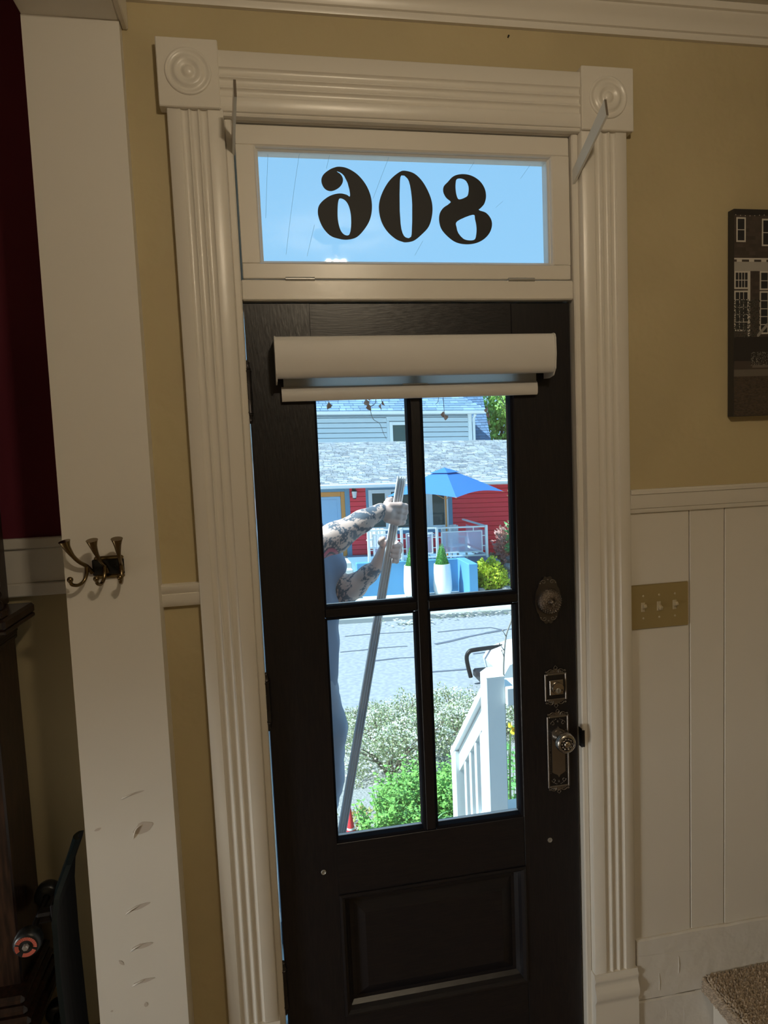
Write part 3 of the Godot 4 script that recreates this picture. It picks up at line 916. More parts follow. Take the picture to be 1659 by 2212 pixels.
func roller_shade(F: float) -> void:
	var s := thing("roller_shade", "white roller shade in a cassette, rolled nearly up over the door panes", "window shade", Vector3(0.4, 1.853, F))
	var g := Geo.new()
	g.prism(poly([0.0, 1.951, 0.058, 1.951, 0.066, 1.947, 0.070, 1.938, 0.071, 1.900, 0.068, 1.872, 0.062, 1.859, 0.056, 1.856, 0.050, 1.857, 0.054, 1.866, 0.057, 1.88, 0.058, 1.93, 0.0, 1.935]), Vector3(0.0655, 0, F), Vector3(0, 0, 1), Vector3(0, 1, 0), Vector3(1, 0, 0), 0.671, 0.75)
	put(s, "cassette", g, M.shade_white)
	for x in [[0.0625, 0.0655], [0.7365, 0.7395]]:
		g = Geo.new()
		g.prism(poly([0, 1.952, 0.060, 1.952, 0.068, 1.948, 0.072, 1.938, 0.073, 1.90, 0.069, 1.866, 0.056, 1.850, 0.030, 1.846, 0.0, 1.848]), Vector3(x[0], 0, F), Vector3(0, 0, 1), Vector3(0, 1, 0), Vector3(1, 0, 0), x[1] - x[0])
		put(s, "end_cap", g, M.shade_white)
	g = Geo.new()
	g.lathe([Vector2(0, 0), Vector2(0.020, 0), Vector2(0.020, 0.635), Vector2(0, 0.635)], 20, at(Vector3(0.078, 1.908, F + 0.030), BX))
	put(s, "roll", g, M.shade_fabric)
	for x in [0.0725, 0.715]:
		g = Geo.new()
		g.bb(Vector3(x, 1.862, F + 0.004), Vector3(x + 0.018, 1.885, F + 0.052), 0.002)
		put(s, "bracket", g, M.black_plastic)
	g = Geo.new()
	g.box(Vector3(0.080, 1.838, F + 0.0095), Vector3(0.712, 1.910, F + 0.0102))
	put(s, "fabric", g, M.shade_fabric)
	g = Geo.new()
	g.prism(poly([-0.004, 0, 0.004, 0, 0.0075, 0.005, 0.0085, 0.017, 0.0065, 0.029, 0.002, 0.034, -0.004, 0.034]), Vector3(0.0745, 1.808, F + 0.010), Vector3(0, 0, 1), Vector3(0, 1, 0), Vector3(1, 0, 0), 0.638, 0.7)
	put(s, "bottom_bar", g, M.shade_white)
	g = Geo.new()
	g.bb(Vector3(0.366, 1.8405, F + 0.012), Vector3(0.428, 1.8430, F + 0.022), 0.0008)
	put(s, "pull_tab", g, M.shade_fabric)

# ------------------------------------------------------------------ the transom and its stays
func transom() -> void:
	var w := setting("window_1", "white hinged transom window with black mirrored house number on its glass", "transom window")
	var K := -0.046
	var F := -0.004
	for y in [[2.0925, 2.128], [2.391, 2.4355]]:
		var g := Geo.new()
		g.bb(Vector3(0.001, y[0], K), Vector3(0.8125, y[1], F), 0.002)
		put(w, "sash_rail", g, M.trim_paint)
	for x in [[0.001, 0.0425], [0.7675, 0.8125]]:
		var g := Geo.new()
		g.bb(Vector3(x[0], 2.128, K), Vector3(x[1], 2.391, F), 0.0012)
		put(w, "sash_stile", g, M.trim_paint)
	put(w, "glazing_bead", bead(Vector2(0.0425, 2.128), Vector2(0.7675, 2.391), 0.004, -0.014, F - 0.001), M.trim_paint)
	put(w, "glazing_bead", bead(Vector2(0.0460, 2.1315), Vector2(0.7640, 2.3875), 0.005, K, -0.013), M.trim_paint)
	var g := Geo.new()
	g.box(Vector3(0.043, 2.1285, -0.027), Vector3(0.767, 2.3905, -0.024))
	put(w, "pane", g, M.pane)
	for x in [0.132, 0.678]:
		g = Geo.new()
		g.tube([Vector3(x - 0.034, 2.0905, 0.0015), Vector3(x + 0.034, 2.0905, 0.0015)], [0.0046], 10)
		for k in [-0.0115, 0.0115]: g.tube([Vector3(x + k - 0.0006, 2.0905, 0.0015), Vector3(x + k + 0.0006, 2.0905, 0.0015)], [0.0051], 10)
		put(w, "butt_hinge", g, M.zinc, "small steel butt hinge")
	numerals(w, -0.0237)
	for side in [0, 1]:
		var s := thing("transom_stay", ["flat metal transom stay jutting out by the left corner block, seen edge on", "flat white transom stay jutting out in front of the right bullseye block"][side], "window stay", [Vector3(-0.005, 2.33, 0.0), Vector3(0.8185, 2.33, 0.0)][side], "transom stays")
		var x: float = [-0.0065, 0.8165][side]
		var dx: float = [0.014, 0.008][side]
		g = Geo.new()
		# the bar leans out of the wall as it rises; its end is cut upright
		var low: float = [0.045, 0.0][side]
		var a := Vector3(x, 2.318 + low, 0.001)
		var b := Vector3(x, 2.352 + low, 0.001)
		var c := Vector3(x + dx, 2.448, 0.150)
		var e := Vector3(x + dx, 2.410, 0.158)
		var o := Vector3(0.0055, 0, 0)
		g.quad(a, b, c, e, -o); g.quad(a + o, b + o, c + o, e + o, o)
		g.quad(a, e, e + o, a + o, Vector3(0, -1, 0)); g.quad(b, c, c + o, b + o, Vector3(0, 1, 0))
		g.quad(c, e, e + o, c + o, Vector3(0, 0, 1)); g.quad(a, b, b + o, a + o, Vector3(0, 0, -1))
		put(s, "bar", g, M.painted_bar)
		g = Geo.new()
		var n := (c - e).normalized()
		g.quad(c + Vector3(0, 0, 0.0004), e + Vector3(0, 0, 0.0004), e + o + Vector3(0, 0, 0.0004), c + o + Vector3(0, 0, 0.0004), Vector3(0, 0.2, 1))
		put(s, "bare_end", g, M.terracotta if side == 9 else M.bark, "bare brown cut end")

func outline(zoomed: Array, ox: float, oy: float, z: float, tail: Array = [], tx := 0.0, ty := 0.0) -> PackedVector2Array:   # traced points, smoothed
	var raw := []
	for i in range(0, zoomed.size(), 2): raw.append(P(ox + zoomed[i] * 0.3571, oy + zoomed[i + 1] * 0.3571, z))
	for i in range(0, tail.size(), 2): raw.append(P(tx + tail[i] * 0.3571, ty + tail[i + 1] * 0.3571, z))
	var out := PackedVector2Array()
	var n := raw.size()
	for i in n:
		for s in 4:
			var p: Vector3 = raw[i].cubic_interpolate(raw[(i + 1) % n], raw[(i + n - 1) % n], raw[(i + 2) % n], s / 4.0)
			out.append(Vector2(p.x, p.y))
	return out

func cut_numeral(parent: Node, outer: PackedVector2Array, holes: Array, cut: float, z: float, label: String) -> void:
	var g := Geo.new()
	for half in [PackedVector2Array([Vector2(-1, 1), Vector2(cut, 1), Vector2(cut, 3), Vector2(-1, 3)]), PackedVector2Array([Vector2(cut, 1), Vector2(2, 1), Vector2(2, 3), Vector2(cut, 3)])]:
		var pieces := Geometry2D.intersect_polygons(outer, half)
		for h in holes:
			var rest := []
			for p in pieces: rest.append_array(Geometry2D.clip_polygons(p, h))
			pieces.assign(rest)
		for p in pieces:
			var t := Geometry2D.triangulate_polygon(p)
			for i in range(0, t.size(), 3):
				g.flat(Vector3(p[t[i]].x, p[t[i]].y, z), Vector3(p[t[i + 1]].x, p[t[i + 1]].y, z), Vector3(p[t[i + 2]].x, p[t[i + 2]].y, z), Vector3(0, 0, 1))
	put(parent, "numeral", g, M.numeral_black, label)

func numerals(w: Node, z: float) -> void:   # 806 as read from the street, so mirrored from in here
	var six := outline([540, 168, 590, 178, 650, 215, 700, 275, 730, 345, 738, 420, 725, 490, 690, 550, 645, 595, 590, 610, 540, 605, 485, 585, 440, 535, 414, 470, 412, 420, 430, 385, 470, 352, 510, 335, 550, 330, 585, 338, 604, 348, 602, 310, 590, 265, 570, 225, 548, 205, 525, 197, 548, 214, 562, 240, 558, 270, 535, 298, 495, 316, 460, 308, 438, 280, 432, 245, 445, 215, 475, 190, 505, 175], 540, 300, z)
	var six_eye := outline([545, 360, 575, 372, 597, 405, 610, 460, 612, 520, 605, 570, 590, 584, 565, 575, 545, 545, 532, 490, 530, 430, 534, 380], 540, 300, z)
	cut_numeral(w, six, [six_eye], P(540 + 570 * 0.3571, 470, z).x, z, "mirrored black numeral 6")
	var nought := outline([45, 137, 100, 155, 150, 205, 190, 280, 207, 345, 205, 410, 185, 475, 140, 525, 95, 560, 50, 570], 860, 320, z, [920, 622, 880, 605, 830, 560, 795, 500, 780, 430, 785, 370, 810, 305, 850, 245, 905, 200], 540, 300)
	var nought_eye := outline([28, 163, 48, 175, 65, 200, 78, 260, 85, 340, 85, 440, 82, 520, 73, 542, 55, 543, 35, 530, 20, 490, 12, 420, 9, 330, 10, 230, 14, 175], 860, 320, z)
	cut_numeral(w, nought, [nought_eye], P(860 + 47 * 0.3571, 450, z).x, z, "black numeral 0")
	var eight := outline([385, 157, 440, 165, 490, 195, 522, 240, 532, 290, 522, 335, 500, 362, 488, 375, 530, 390, 560, 425, 568, 465, 555, 510, 520, 550, 470, 575, 410, 582, 350, 570, 300, 535, 262, 490, 248, 440, 252, 395, 275, 360, 318, 328, 290, 300, 273, 265, 276, 232, 300, 205, 335, 170], 860, 320, z)
	var upper := outline([355, 188, 385, 185, 412, 200, 426, 235, 424, 275, 412, 295, 370, 310, 355, 290, 348, 250, 348, 215], 860, 320, z)
	var lower := outline([452, 403, 465, 430, 474, 480, 472, 525, 462, 553, 430, 558, 395, 548, 365, 515, 354, 480, 358, 442], 860, 320, z)
	cut_numeral(w, eight, [upper, lower], P(860 + 390 * 0.3571, 450, z).x, z, "mirrored black numeral 8")
	# streaks left on the glass
	for line in [[540, 300, 300, 80, 270, 280, 245, 470, 218, 700], [540, 300, 485, 85, 462, 180], [540, 300, 390, 520, 345, 710], [540, 300, 842, 105, 790, 240, 745, 360], [540, 300, 108, 90, 95, 480], [860, 320, 460, 85, 425, 140], [860, 320, 800, 100, 740, 185], [860, 320, 635, 320, 590, 360], [860, 320, 150, 560, 100, 650]]:
		var g := Geo.new()
		for i in range(2, line.size() - 2, 2):
			var a := P(line[0] + line[i] * 0.3571, line[1] + line[i + 1] * 0.3571, z)
			var b := P(line[0] + line[i + 2] * 0.3571, line[1] + line[i + 3] * 0.3571, z)
			var side := Vector3(0.00028, 0, 0)
			g.quad(a - side, b - side, b + side, a + side, Vector3(0, 0, 1))
		put(w, "streak", g, M.glass_streak, "thin dirt streak on the glass")

# ------------------------------------------------------------------ things on the walls
func moulding(parent: Node, called: String, prof: Array, x0: float, x1: float, m: Material, smooth := 0.7) -> void:   # prof: z, y pairs
	var g := Geo.new()
	g.prism(poly(prof), Vector3(x0, 0, 0), Vector3(0, 0, 1), Vector3(0, 1, 0), Vector3(1, 0, 0), x1 - x0, smooth)
	put(parent, called, g, m)

func wall_fittings() -> void:
	var t := setting("trim_2", "white chair rail capping the board wainscot right of the door", "chair rail")
	moulding(t, "rail", [0, 1.492, 0.016, 1.492, 0.017, 1.4935, 0.017, 1.503, 0.020, 1.505, 0.021, 1.511, 0.023, 1.526, 0.024, 1.5405, 0.027, 1.542, 0.028, 1.551, 0.025, 1.5535, 0, 1.5535], 0.953, 2.6, M.wainscot_paint, 0.8)
	t = setting("trim_3", "short white chair rail between the post and the door casing", "chair rail")
	moulding(t, "rail", [0, 1.342, 0.012, 1.342, 0.016, 1.348, 0.018, 1.358, 0.0185, 1.3715, 0.0165, 1.373, 0.018, 1.375, 0.023, 1.386, 0.023, 1.392, 0.018, 1.395, 0, 1.395], -0.226, -0.141, M.trim_paint, 0.8)
	t = setting("trim_4", "white stepped crown moulding where wall meets ceiling", "crown moulding")
	moulding(t, "crown", [0, 2.677, 0.010, 2.677, 0.012, 2.684, 0.012, 2.691, 0.017, 2.693, 0.019, 2.705, 0.026, 2.718, 0.036, 2.727, 0.038, 2.733, 0.044, 2.735, 0.046, 2.75, 0, 2.75], -0.212, 2.6, M.trim_paint, 0.7)
	# the skirt board beside the stairs: old boards thick with paint, a crack running through
	t = setting("baseboard_right", "thickly painted cracked white skirt board beside the carpeted step", "skirt board")
	var r := RandomNumberGenerator.new()
	r.seed = 4
	for band in [[0.1290, 0.306, 0.020], [0.0, 0.1245, 0.0215]]:
		var g := Geo.new()
		var k := 46
		var low := []
		var high := []
		for i in k + 1:
			var x := lerpf(0.958, 2.6, float(i) / k)
			var sag := 0.008 * (1.28 - x)
			low.append(Vector3(x, band[0] + (sag * 0.5 + r.randf_range(-0.0012, 0.0012) if band[0] > 0 else 0.0), 0))
			high.append(Vector3(x, band[1] + sag + r.randf_range(-0.0018, 0.0018), 0))
		for i in k:
			var z := Vector3(0, 0, band[2])
			var e := Vector3(0, -0.004, 0)
			var y := Vector3(0, 0, band[2] - r.randf_range(0.003, 0.005))
			g.quad(low[i] + z, low[i + 1] + z, high[i + 1] + z + e, high[i] + z + e, Vector3(0, 0, 1))
			g.quad(high[i] + z + e, high[i + 1] + z + e, high[i + 1] + y, high[i] + y, Vector3(0, 1, 1))
			g.quad(high[i] + y, high[i + 1] + y, high[i + 1], high[i], Vector3(0, 1, 0))
			g.quad(low[i] + z, low[i + 1] + z, low[i + 1], low[i], Vector3(0, -1, 0))
		g.quad(low[0], high[0], high[0] + Vector3(0, 0, band[2]), low[0] + Vector3(0, 0, band[2]), Vector3(-1, 0, 0))
		put(t, "skirt_board", g, M.old_paint)
	var ridge := Geo.new()   # an old scrape under the top edge and drips in the paint
	var sc := []
	for i in 15:
		sc.append(Vector3(0.962 + 0.0125 * i, 0.262 - 0.0009 * i + r.randf_range(-0.0006, 0.0006), 0.0202))
	ridge.tube(sc, [0.0006, 0.0011, 0.0008], 5)
	for d in [[1.085, 0.24, 0.05], [1.10, 0.115, 0.10], [1.045, 0.11, 0.06], [1.025, 0.20, 0.05]]:
		ridge.tube([Vector3(d[0], d[1], 0.0205), Vector3(d[0] + 0.001, d[1] - d[2] * 0.5, 0.0212), Vector3(d[0], d[1] - d[2], 0.0208)], [0.0006, 0.0012, 0.0009], 5)
	put(t, "paint_ridge", ridge, M.old_paint)
	light_switch()
	canvas_print()
	var g := Geo.new()
	g.lathe([Vector2(0.0012, 0), Vector2(0.0012, 0.006), Vector2(0.0024, 0.0065), Vector2(0.0022, 0.0075), Vector2(0, 0.008)], 10, at(Vector3(0.659, 2.659, -0.001), BZ))
	single("nail", g, M.iron, "small dark nail in the yellow wall under the crown moulding", "nail")
	coat_hooks()
	stairs()

func light_switch() -> void:
	var s := thing("light_switch", "brass coloured triple toggle switch plate on the white boards by the casing", "light switch", Vector3(1.0375, 1.179, 0.011))
	var x0 := 0.9535
	var x1 := 1.1235
	var g := Geo.new()
	var lo := Vector3(x0, 1.181, 0.0105)
	var hi := Vector3(x1, 1.301, 0.0160)
	g.bb(lo, hi, 0.0028)
	put(s, "plate", g, M.switch_plate)
	for i in 3:
		var x := 0.9895 + 0.0460 * i
		g = Geo.new()
		g.bb(Vector3(x - 0.0056, 1.2285, 0.0155), Vector3(x + 0.0056, 1.2535, 0.0168), 0.0005)
		var slot := put(s, "toggle", g, M.switch_ivory, "ivory toggle")
		g = Geo.new()
		var up := -0.45 if i == 1 else 0.45
		g.bb(Vector3(-0.0042, -0.005, 0.0), Vector3(0.0042, 0.005, 0.0125), 0.0014, at(Vector3(x + 0.001, 1.241, 0.0160), Basis(Vector3(1, 0, 0), -up)))
		put(slot, "lever", g, M.switch_ivory)
		for y in [1.211, 1.271]:
			g = Geo.new()
			g.lathe([Vector2(0.0031, 0), Vector2(0.0030, 0.0009), Vector2(0.0018, 0.0016), Vector2(0, 0.0018)], 12, at(Vector3(x + 0.001, y, 0.0158), BZ))
			put(s, "screw", g, M.switch_ivory)

func fill(im: Image, x: int, y: int, w: int, h: int, c: Color) -> void:
	im.fill_rect(Rect2i(x, y, w, h), c)

func canvas_print() -> void:   # a photograph of a shingled house printed on wrapped canvas
	var x0 := 1.250
	var y0 := 1.734
	var h := 0.530
	var wd := 0.53
	var c := thing("canvas_print", "canvas print of an old shingled house hung on the yellow wall", "wall picture", Vector3(x0 + wd / 2, y0, 0))
	var g := Geo.new()
	g.box(Vector3(x0, y0, 0.003), Vector3(x0 + wd, y0 + h, 0.0245))
	put(c, "wrapped_edge", g, M.canvas_edge)
	var n := 768
	var im := Image.create(n, n, false, Image.FORMAT_RGB8)
	var brown := lin(0.060, 0.045, 0.036)
	var deep := lin(0.022, 0.018, 0.016)
	var white := lin(0.58, 0.55, 0.49)
	var glass := lin(0.018, 0.018, 0.020)
	im.fill(brown)
	var r := RandomNumberGenerator.new()
	r.seed = 31
	for row in 40:   # shingle courses
		for k in 30:
			var t := r.randf_range(0.75, 1.25)
			fill(im, k * 26 + (13 if row % 2 else 0), row * 14, 25, 13, lin(0.060 * t, 0.046 * t, 0.037 * t))
	fill(im, 0, 0, n, 22, deep)
	for k in 40: fill(im, k * 20 + 6, 20 + int(4 * sin(k * 0.6)), 3, 3, white)
	var win := func(x: int, y: int, w: int, hh: int, cols: int, rows: int) -> void:
		fill(im, x, y, w, hh, white)
		fill(im, x + 6, y + 6, w - 12, hh - 12, glass)
		for k in range(1, cols): fill(im, x + 6 + (w - 12) * k / cols - 1, y + 6, 3, hh - 12, white)
		for k in range(1, rows): fill(im, x + 6, y + 6 + (hh - 12) * k / rows - 1, w - 12, 3, white)
	win.call(10, 30, 40, 90, 1, 2)
	win.call(118, 34, 120, 100, 1, 2)
	win.call(330, 34, 120, 100, 1, 2)
	win.call(560, 34, 120, 100, 1, 2)
	fill(im, 0, 178, n, 6, white)
	fill(im, 0, 192, n, 34, lin(0.38, 0.36, 0.32))
	for k in 16: fill(im, k * 52 + 12, 184, 22, 8, white)
	win.call(2, 226, 62, 66, 4, 2)
	win.call(2, 298, 62, 150, 3, 5)
	fill(im, 60, 226, 10, 250, white)
	win.call(110, 226, 130, 70, 4, 2)
	win.call(110, 300, 130, 160, 4, 5)
	win.call(330, 226, 140, 240, 4, 6)
	win.call(560, 226, 140, 240, 4, 6)
	fill(im, 0, 470, n, 90, deep)
	for k in 900:
		var a := r.randf_range(0.3, 2.2)
		var px := int(r.randf_range(0, 110))
		var py := int(r.randf_range(330, 470))
		fill(im, px, py, 4, 3, lin(0.035 * a, 0.035 * a, 0.030 * a))
	for k in 60: fill(im, 100 + k * 2, 460 - k * 2, 8, 10, lin(0.30, 0.28, 0.25))
	for k in 500: fill(im, int(110 + r.randf_range(-36, 40)), int(552 + r.randf_range(-26, 26)), 3, 3, lin(0.22, 0.21, 0.18) if k % 3 == 0 else deep)
	fill(im, 80, 576, n - 80, 10, lin(0.14, 0.12, 0.10))
	fill(im, 0, 592, n, 26, lin(0.13, 0.11, 0.09))
	for k in 5000:
		var a := r.randf_range(0.6, 1.4)
		fill(im, int(r.randf_range(0, n)), int(r.randf_range(618, n)), 9, 3, lin(0.062 * a, 0.045 * a, 0.030 * a))
	var m := mat("house_print", Color(1, 1, 1), 0.7)
	m.albedo_texture = ImageTexture.create_from_image(im)
	g = Geo.new()
	var z := 0.0250
	g.quad(Vector3(x0 + 0.001, y0 + 0.001, z), Vector3(x0 + wd - 0.001, y0 + 0.001, z), Vector3(x0 + wd - 0.001, y0 + h - 0.001, z), Vector3(x0 + 0.001, y0 + h - 0.001, z), Vector3(0, 0, 1))
	for q in g.v: g.u.append(Vector2((q.x - x0) / wd, 1.0 - (q.y - y0) / h))
	put(c, "print", g, m)

func coat_hooks() -> void:
	var zf := post_face(1.45)
	var o := Vector3(-0.326, 1.452, zf)
	var s := thing("coat_hook", "antique brass triple coat hook screwed to the white post", "coat hook", o)
	var g: Geo
	for y in [-0.0205, 0.0205]:
		g = Geo.new()
		g.bb(o + Vector3(-0.031, y - 0.0045, 0), o + Vector3(0.031, y + 0.0045, 0.008), 0.003)
		put(s, "rail", g, M.antique_brass)
	g = Geo.new()
	g.bb(o + Vector3(-0.036, -0.018, 0), o + Vector3(0.031, 0.018, 0.005), 0.002)
	put(s, "back_plate", g, M.iron)
	g = Geo.new()
	g.lathe([Vector2(0.003, 0), Vector2(0.003, 0.001), Vector2(0, 0.0016)], 10, at(o + Vector3(0.010, 0.001, 0.005), BZ))
	put(s, "screw", g, M.iron)
	# each hook leaves the plate, its long horn sweeping out and up to a flared end, its short one curling under to a ball
	for k in [[-0.036, -0.72], [-0.004, -0.22], [0.026, 0.12]]:
		var root := o + Vector3(k[0], 0.002, 0.006)
		var d := Vector3(sin(k[1]), 0, cos(k[1])) * 1.2
		var up := spline([root + Vector3(0, -0.012, 0), root + d * 0.010 + Vector3(0, 0.004, 0), root + d * 0.024 + Vector3(0, 0.016, 0), root + d * 0.036 + Vector3(0, 0.032, 0), root + d * 0.046 + Vector3(0, 0.052, 0), root + d * 0.050 + Vector3(0, 0.066, 0)], 5)
		g = Geo.new()
		g.tube(up, tapered([0.0052, 0.0046, 0.0042, 0.0046, 0.0078, 0.0125], up.size()), 14)
		var down := spline([root + d * 0.010 + Vector3(0, 0.004, 0), root + d * 0.012 + Vector3(0, -0.012, 0), root + d * 0.018 + Vector3(0, -0.026, 0), root + d * 0.030 + Vector3(0, -0.033, 0), root + d * 0.042 + Vector3(0, -0.029, 0), root + d * 0.045 + Vector3(0, -0.020, 0)], 5)
		g.tube(down, tapered([0.0048, 0.0044, 0.0040, 0.0038, 0.0038, 0.0040], down.size()), 12)
		g.ball(root + d * 0.045 + Vector3(0, -0.018, 0), Vector3(0.0066, 0.0066, 0.0066), 14, 10)
		put(s, "hook", g, M.antique_brass)

func stairs() -> void:
	var s := thing("carpeted_step", "beige carpeted bottom stair step against the skirt board", "stair step", Vector3(1.6, 0, 0.5))
	var top := 0.166
	var g := Geo.new()
	g.bb(Vector3(1.19, 0, 0.022), Vector3(2.6, top - 0.03, 1.0), 0.003)
	put(s, "riser", g, M.trim_paint, "white riser")
	g = Geo.new()
	g.bb(Vector3(1.165, top - 0.034, 0.022), Vector3(2.6, top, 1.0), 0.014)
	put(s, "tread", g, M.carpet_base)
	var tuft := Geo.new()
	tuft.lathe([Vector2(0.0034, 0), Vector2(0.0030, 0.004), Vector2(0.0016, 0.0075), Vector2(0, 0.0085)], 5)
	var places := []
	var colors := []
	for i in 110:
		for k in 110:
			var x := 1.162 + 0.0052 * i + rng.randf_range(-0.002, 0.002)
			var z := 0.024 + 0.0052 * k + rng.randf_range(-0.002, 0.002)
			var b := Basis(Vector3(1, 0, 0), rng.randf_range(-0.5, 0.5)) * Basis(Vector3(0, 0, 1), rng.randf_range(-0.5, 0.5))
			var edge := clampf((1.176 - x) / 0.014, 0, 1)
			places.append(Transform3D(b * Basis(Vector3(0, 0, 1), edge * 0.9) * Basis.from_scale(Vector3.ONE * rng.randf_range(0.8, 1.25)), Vector3(x, top - 0.002 - edge * edge * 0.008, z)))
			var t := rng.randf_range(0.7, 1.25)
			colors.append(Color(0.46 * t, 0.375 * t, 0.29 * t))
	for i in 14:   # over the rounded side edge
		for k in 110:
			var y := top - 0.006 - 0.0028 * i
			places.append(Transform3D(Basis(Vector3(0, 0, 1), 1.45 + rng.randf_range(-0.4, 0.4)), Vector3(1.163, y, 0.024 + 0.0052 * k + rng.randf_range(-0.002, 0.002))))
			var t := rng.randf_range(0.7, 1.25)
			colors.append(Color(0.46 * t, 0.375 * t, 0.29 * t))
	scatter(s, "carpet_pile", tuft.mesh(), places, colors, M.carpet)

# ------------------------------------------------------------------ the front room beyond the post
func left_room() -> void:
	var w := setting("wall_left_room", "dark red wall with tan dado in the unlit front room", "wall")
	put(w, "red_plaster", slab(Vector3(-4.5, 1.483, -0.48), Vector3(-0.25, 3.05, -0.40)), M.red_wall)
	put(w, "tan_plaster", slab(Vector3(-4.5, 0, -0.48), Vector3(-0.25, 1.483, -0.40)), M.tan_wall)
	var t := setting("trim_5", "wide flat chair rail on the dark red front room wall", "chair rail")
	for q in [[1.322, 1.358, 0.026], [1.358, 1.456, 0.016], [1.456, 1.485, 0.028]]:
		var g := Geo.new()
		g.bb(Vector3(-4.35, q[0], -0.40), Vector3(-0.421, q[1], -0.40 + q[2]), 0.003)
		put(t, "rail_board", g, M.trim_paint)
	var far := setting("wall_far_left", "red front room wall with a sash window looking out to the side", "wall")
	var g := Geo.new()   # a low window opening: y 0.30 to 0.72, z 1.75 to 2.65
	g.box(Vector3(-4.5, 0, -0.40), Vector3(-4.35, 3.05, 1.75))
	g.box(Vector3(-4.5, 0, 2.65), Vector3(-4.35, 3.05, 4.5))
	g.box(Vector3(-4.5, 0, 1.75), Vector3(-4.35, 0.30, 2.65))
	g.box(Vector3(-4.5, 0.72, 1.75), Vector3(-4.35, 3.05, 2.65))
	put(far, "plaster", g, M.red_wall)
	var win := setting("window_2", "low white window in the front room behind the dining table", "window")
	g = Geo.new()
	frame_x(g, -4.45, -4.40, 0.30, 0.72, 1.75, 2.65, 0.03)
	put(win, "frame", g, M.trim_paint)
	put(win, "pane", slab(Vector3(-4.427, 0.33, 1.78), Vector3(-4.423, 0.69, 2.62)), M.pane)
	var l := AreaLight3D.new()   # the daylight of that window
	l.name = "window_daylight"
	l.area_size = Vector2(0.84, 0.36)
	l.light_color = lin(0.96, 0.97, 0.92)
	l.light_energy = WINDOW
	l.area_range = 14.0
	l.shadow_enabled = true
	l.look_at_from_position(Vector3(-4.34, 0.51, 2.2), Vector3(0, 0.51, 2.2))
	win.add_child(l)
	# the dining table before it: its top keeps that light low on the hall's walls
	var dt := thing("dining_table", "long dark wood dining table by the low front room window", "table", Vector3(-3.35, 0, 2.2))
	g = Geo.new()
	g.bb(Vector3(-4.25, 0.735, 1.25), Vector3(-2.45, 0.765, 3.15), 0.005)
	put(dt, "table_top", g, M.clock_wood)
	for x in [-4.18, -2.52]:
		for z in [1.32, 3.08]:
			g = Geo.new()
			g.lathe([Vector2(0, 0), Vector2(0.02, 0), Vector2(0.025, 0.3), Vector2(0.035, 0.45), Vector2(0.028, 0.5), Vector2(0.04, 0.735), Vector2(0, 0.735)], 14, at(Vector3(x, 0, z)))
			put(dt, "leg", g, M.clock_wood)
	longcase_clock()
	skateboard()

func frame_x(g: Geo, x0: float, x1: float, y0: float, y1: float, z0: float, z1: float, w: float) -> void:
	g.bb(Vector3(x0, y0, z0), Vector3(x1, y0 + w, z1))
	g.bb(Vector3(x0, y1 - w, z0), Vector3(x1, y1, z1))
	g.bb(Vector3(x0, y0 + w, z0), Vector3(x1, y1 - w, z0 + w))
	g.bb(Vector3(x0, y0 + w, z1 - w), Vector3(x1, y1 - w, z1))

func set_back(c: Node, called: String, g: Geo, m: Material) -> void:   # the clock stands back by the wall, a little larger than first drawn
	for i in g.v.size():
		var v := g.v[i]
		g.v[i] = Vector3(0.026 + (v.x - 0.026) * 1.107, maxf(0.0, 1.673 + (v.y - 1.673) * 1.107) if v.y > 0.02 else 0.0, v.z - 0.17)
	put(c, called, g, m)

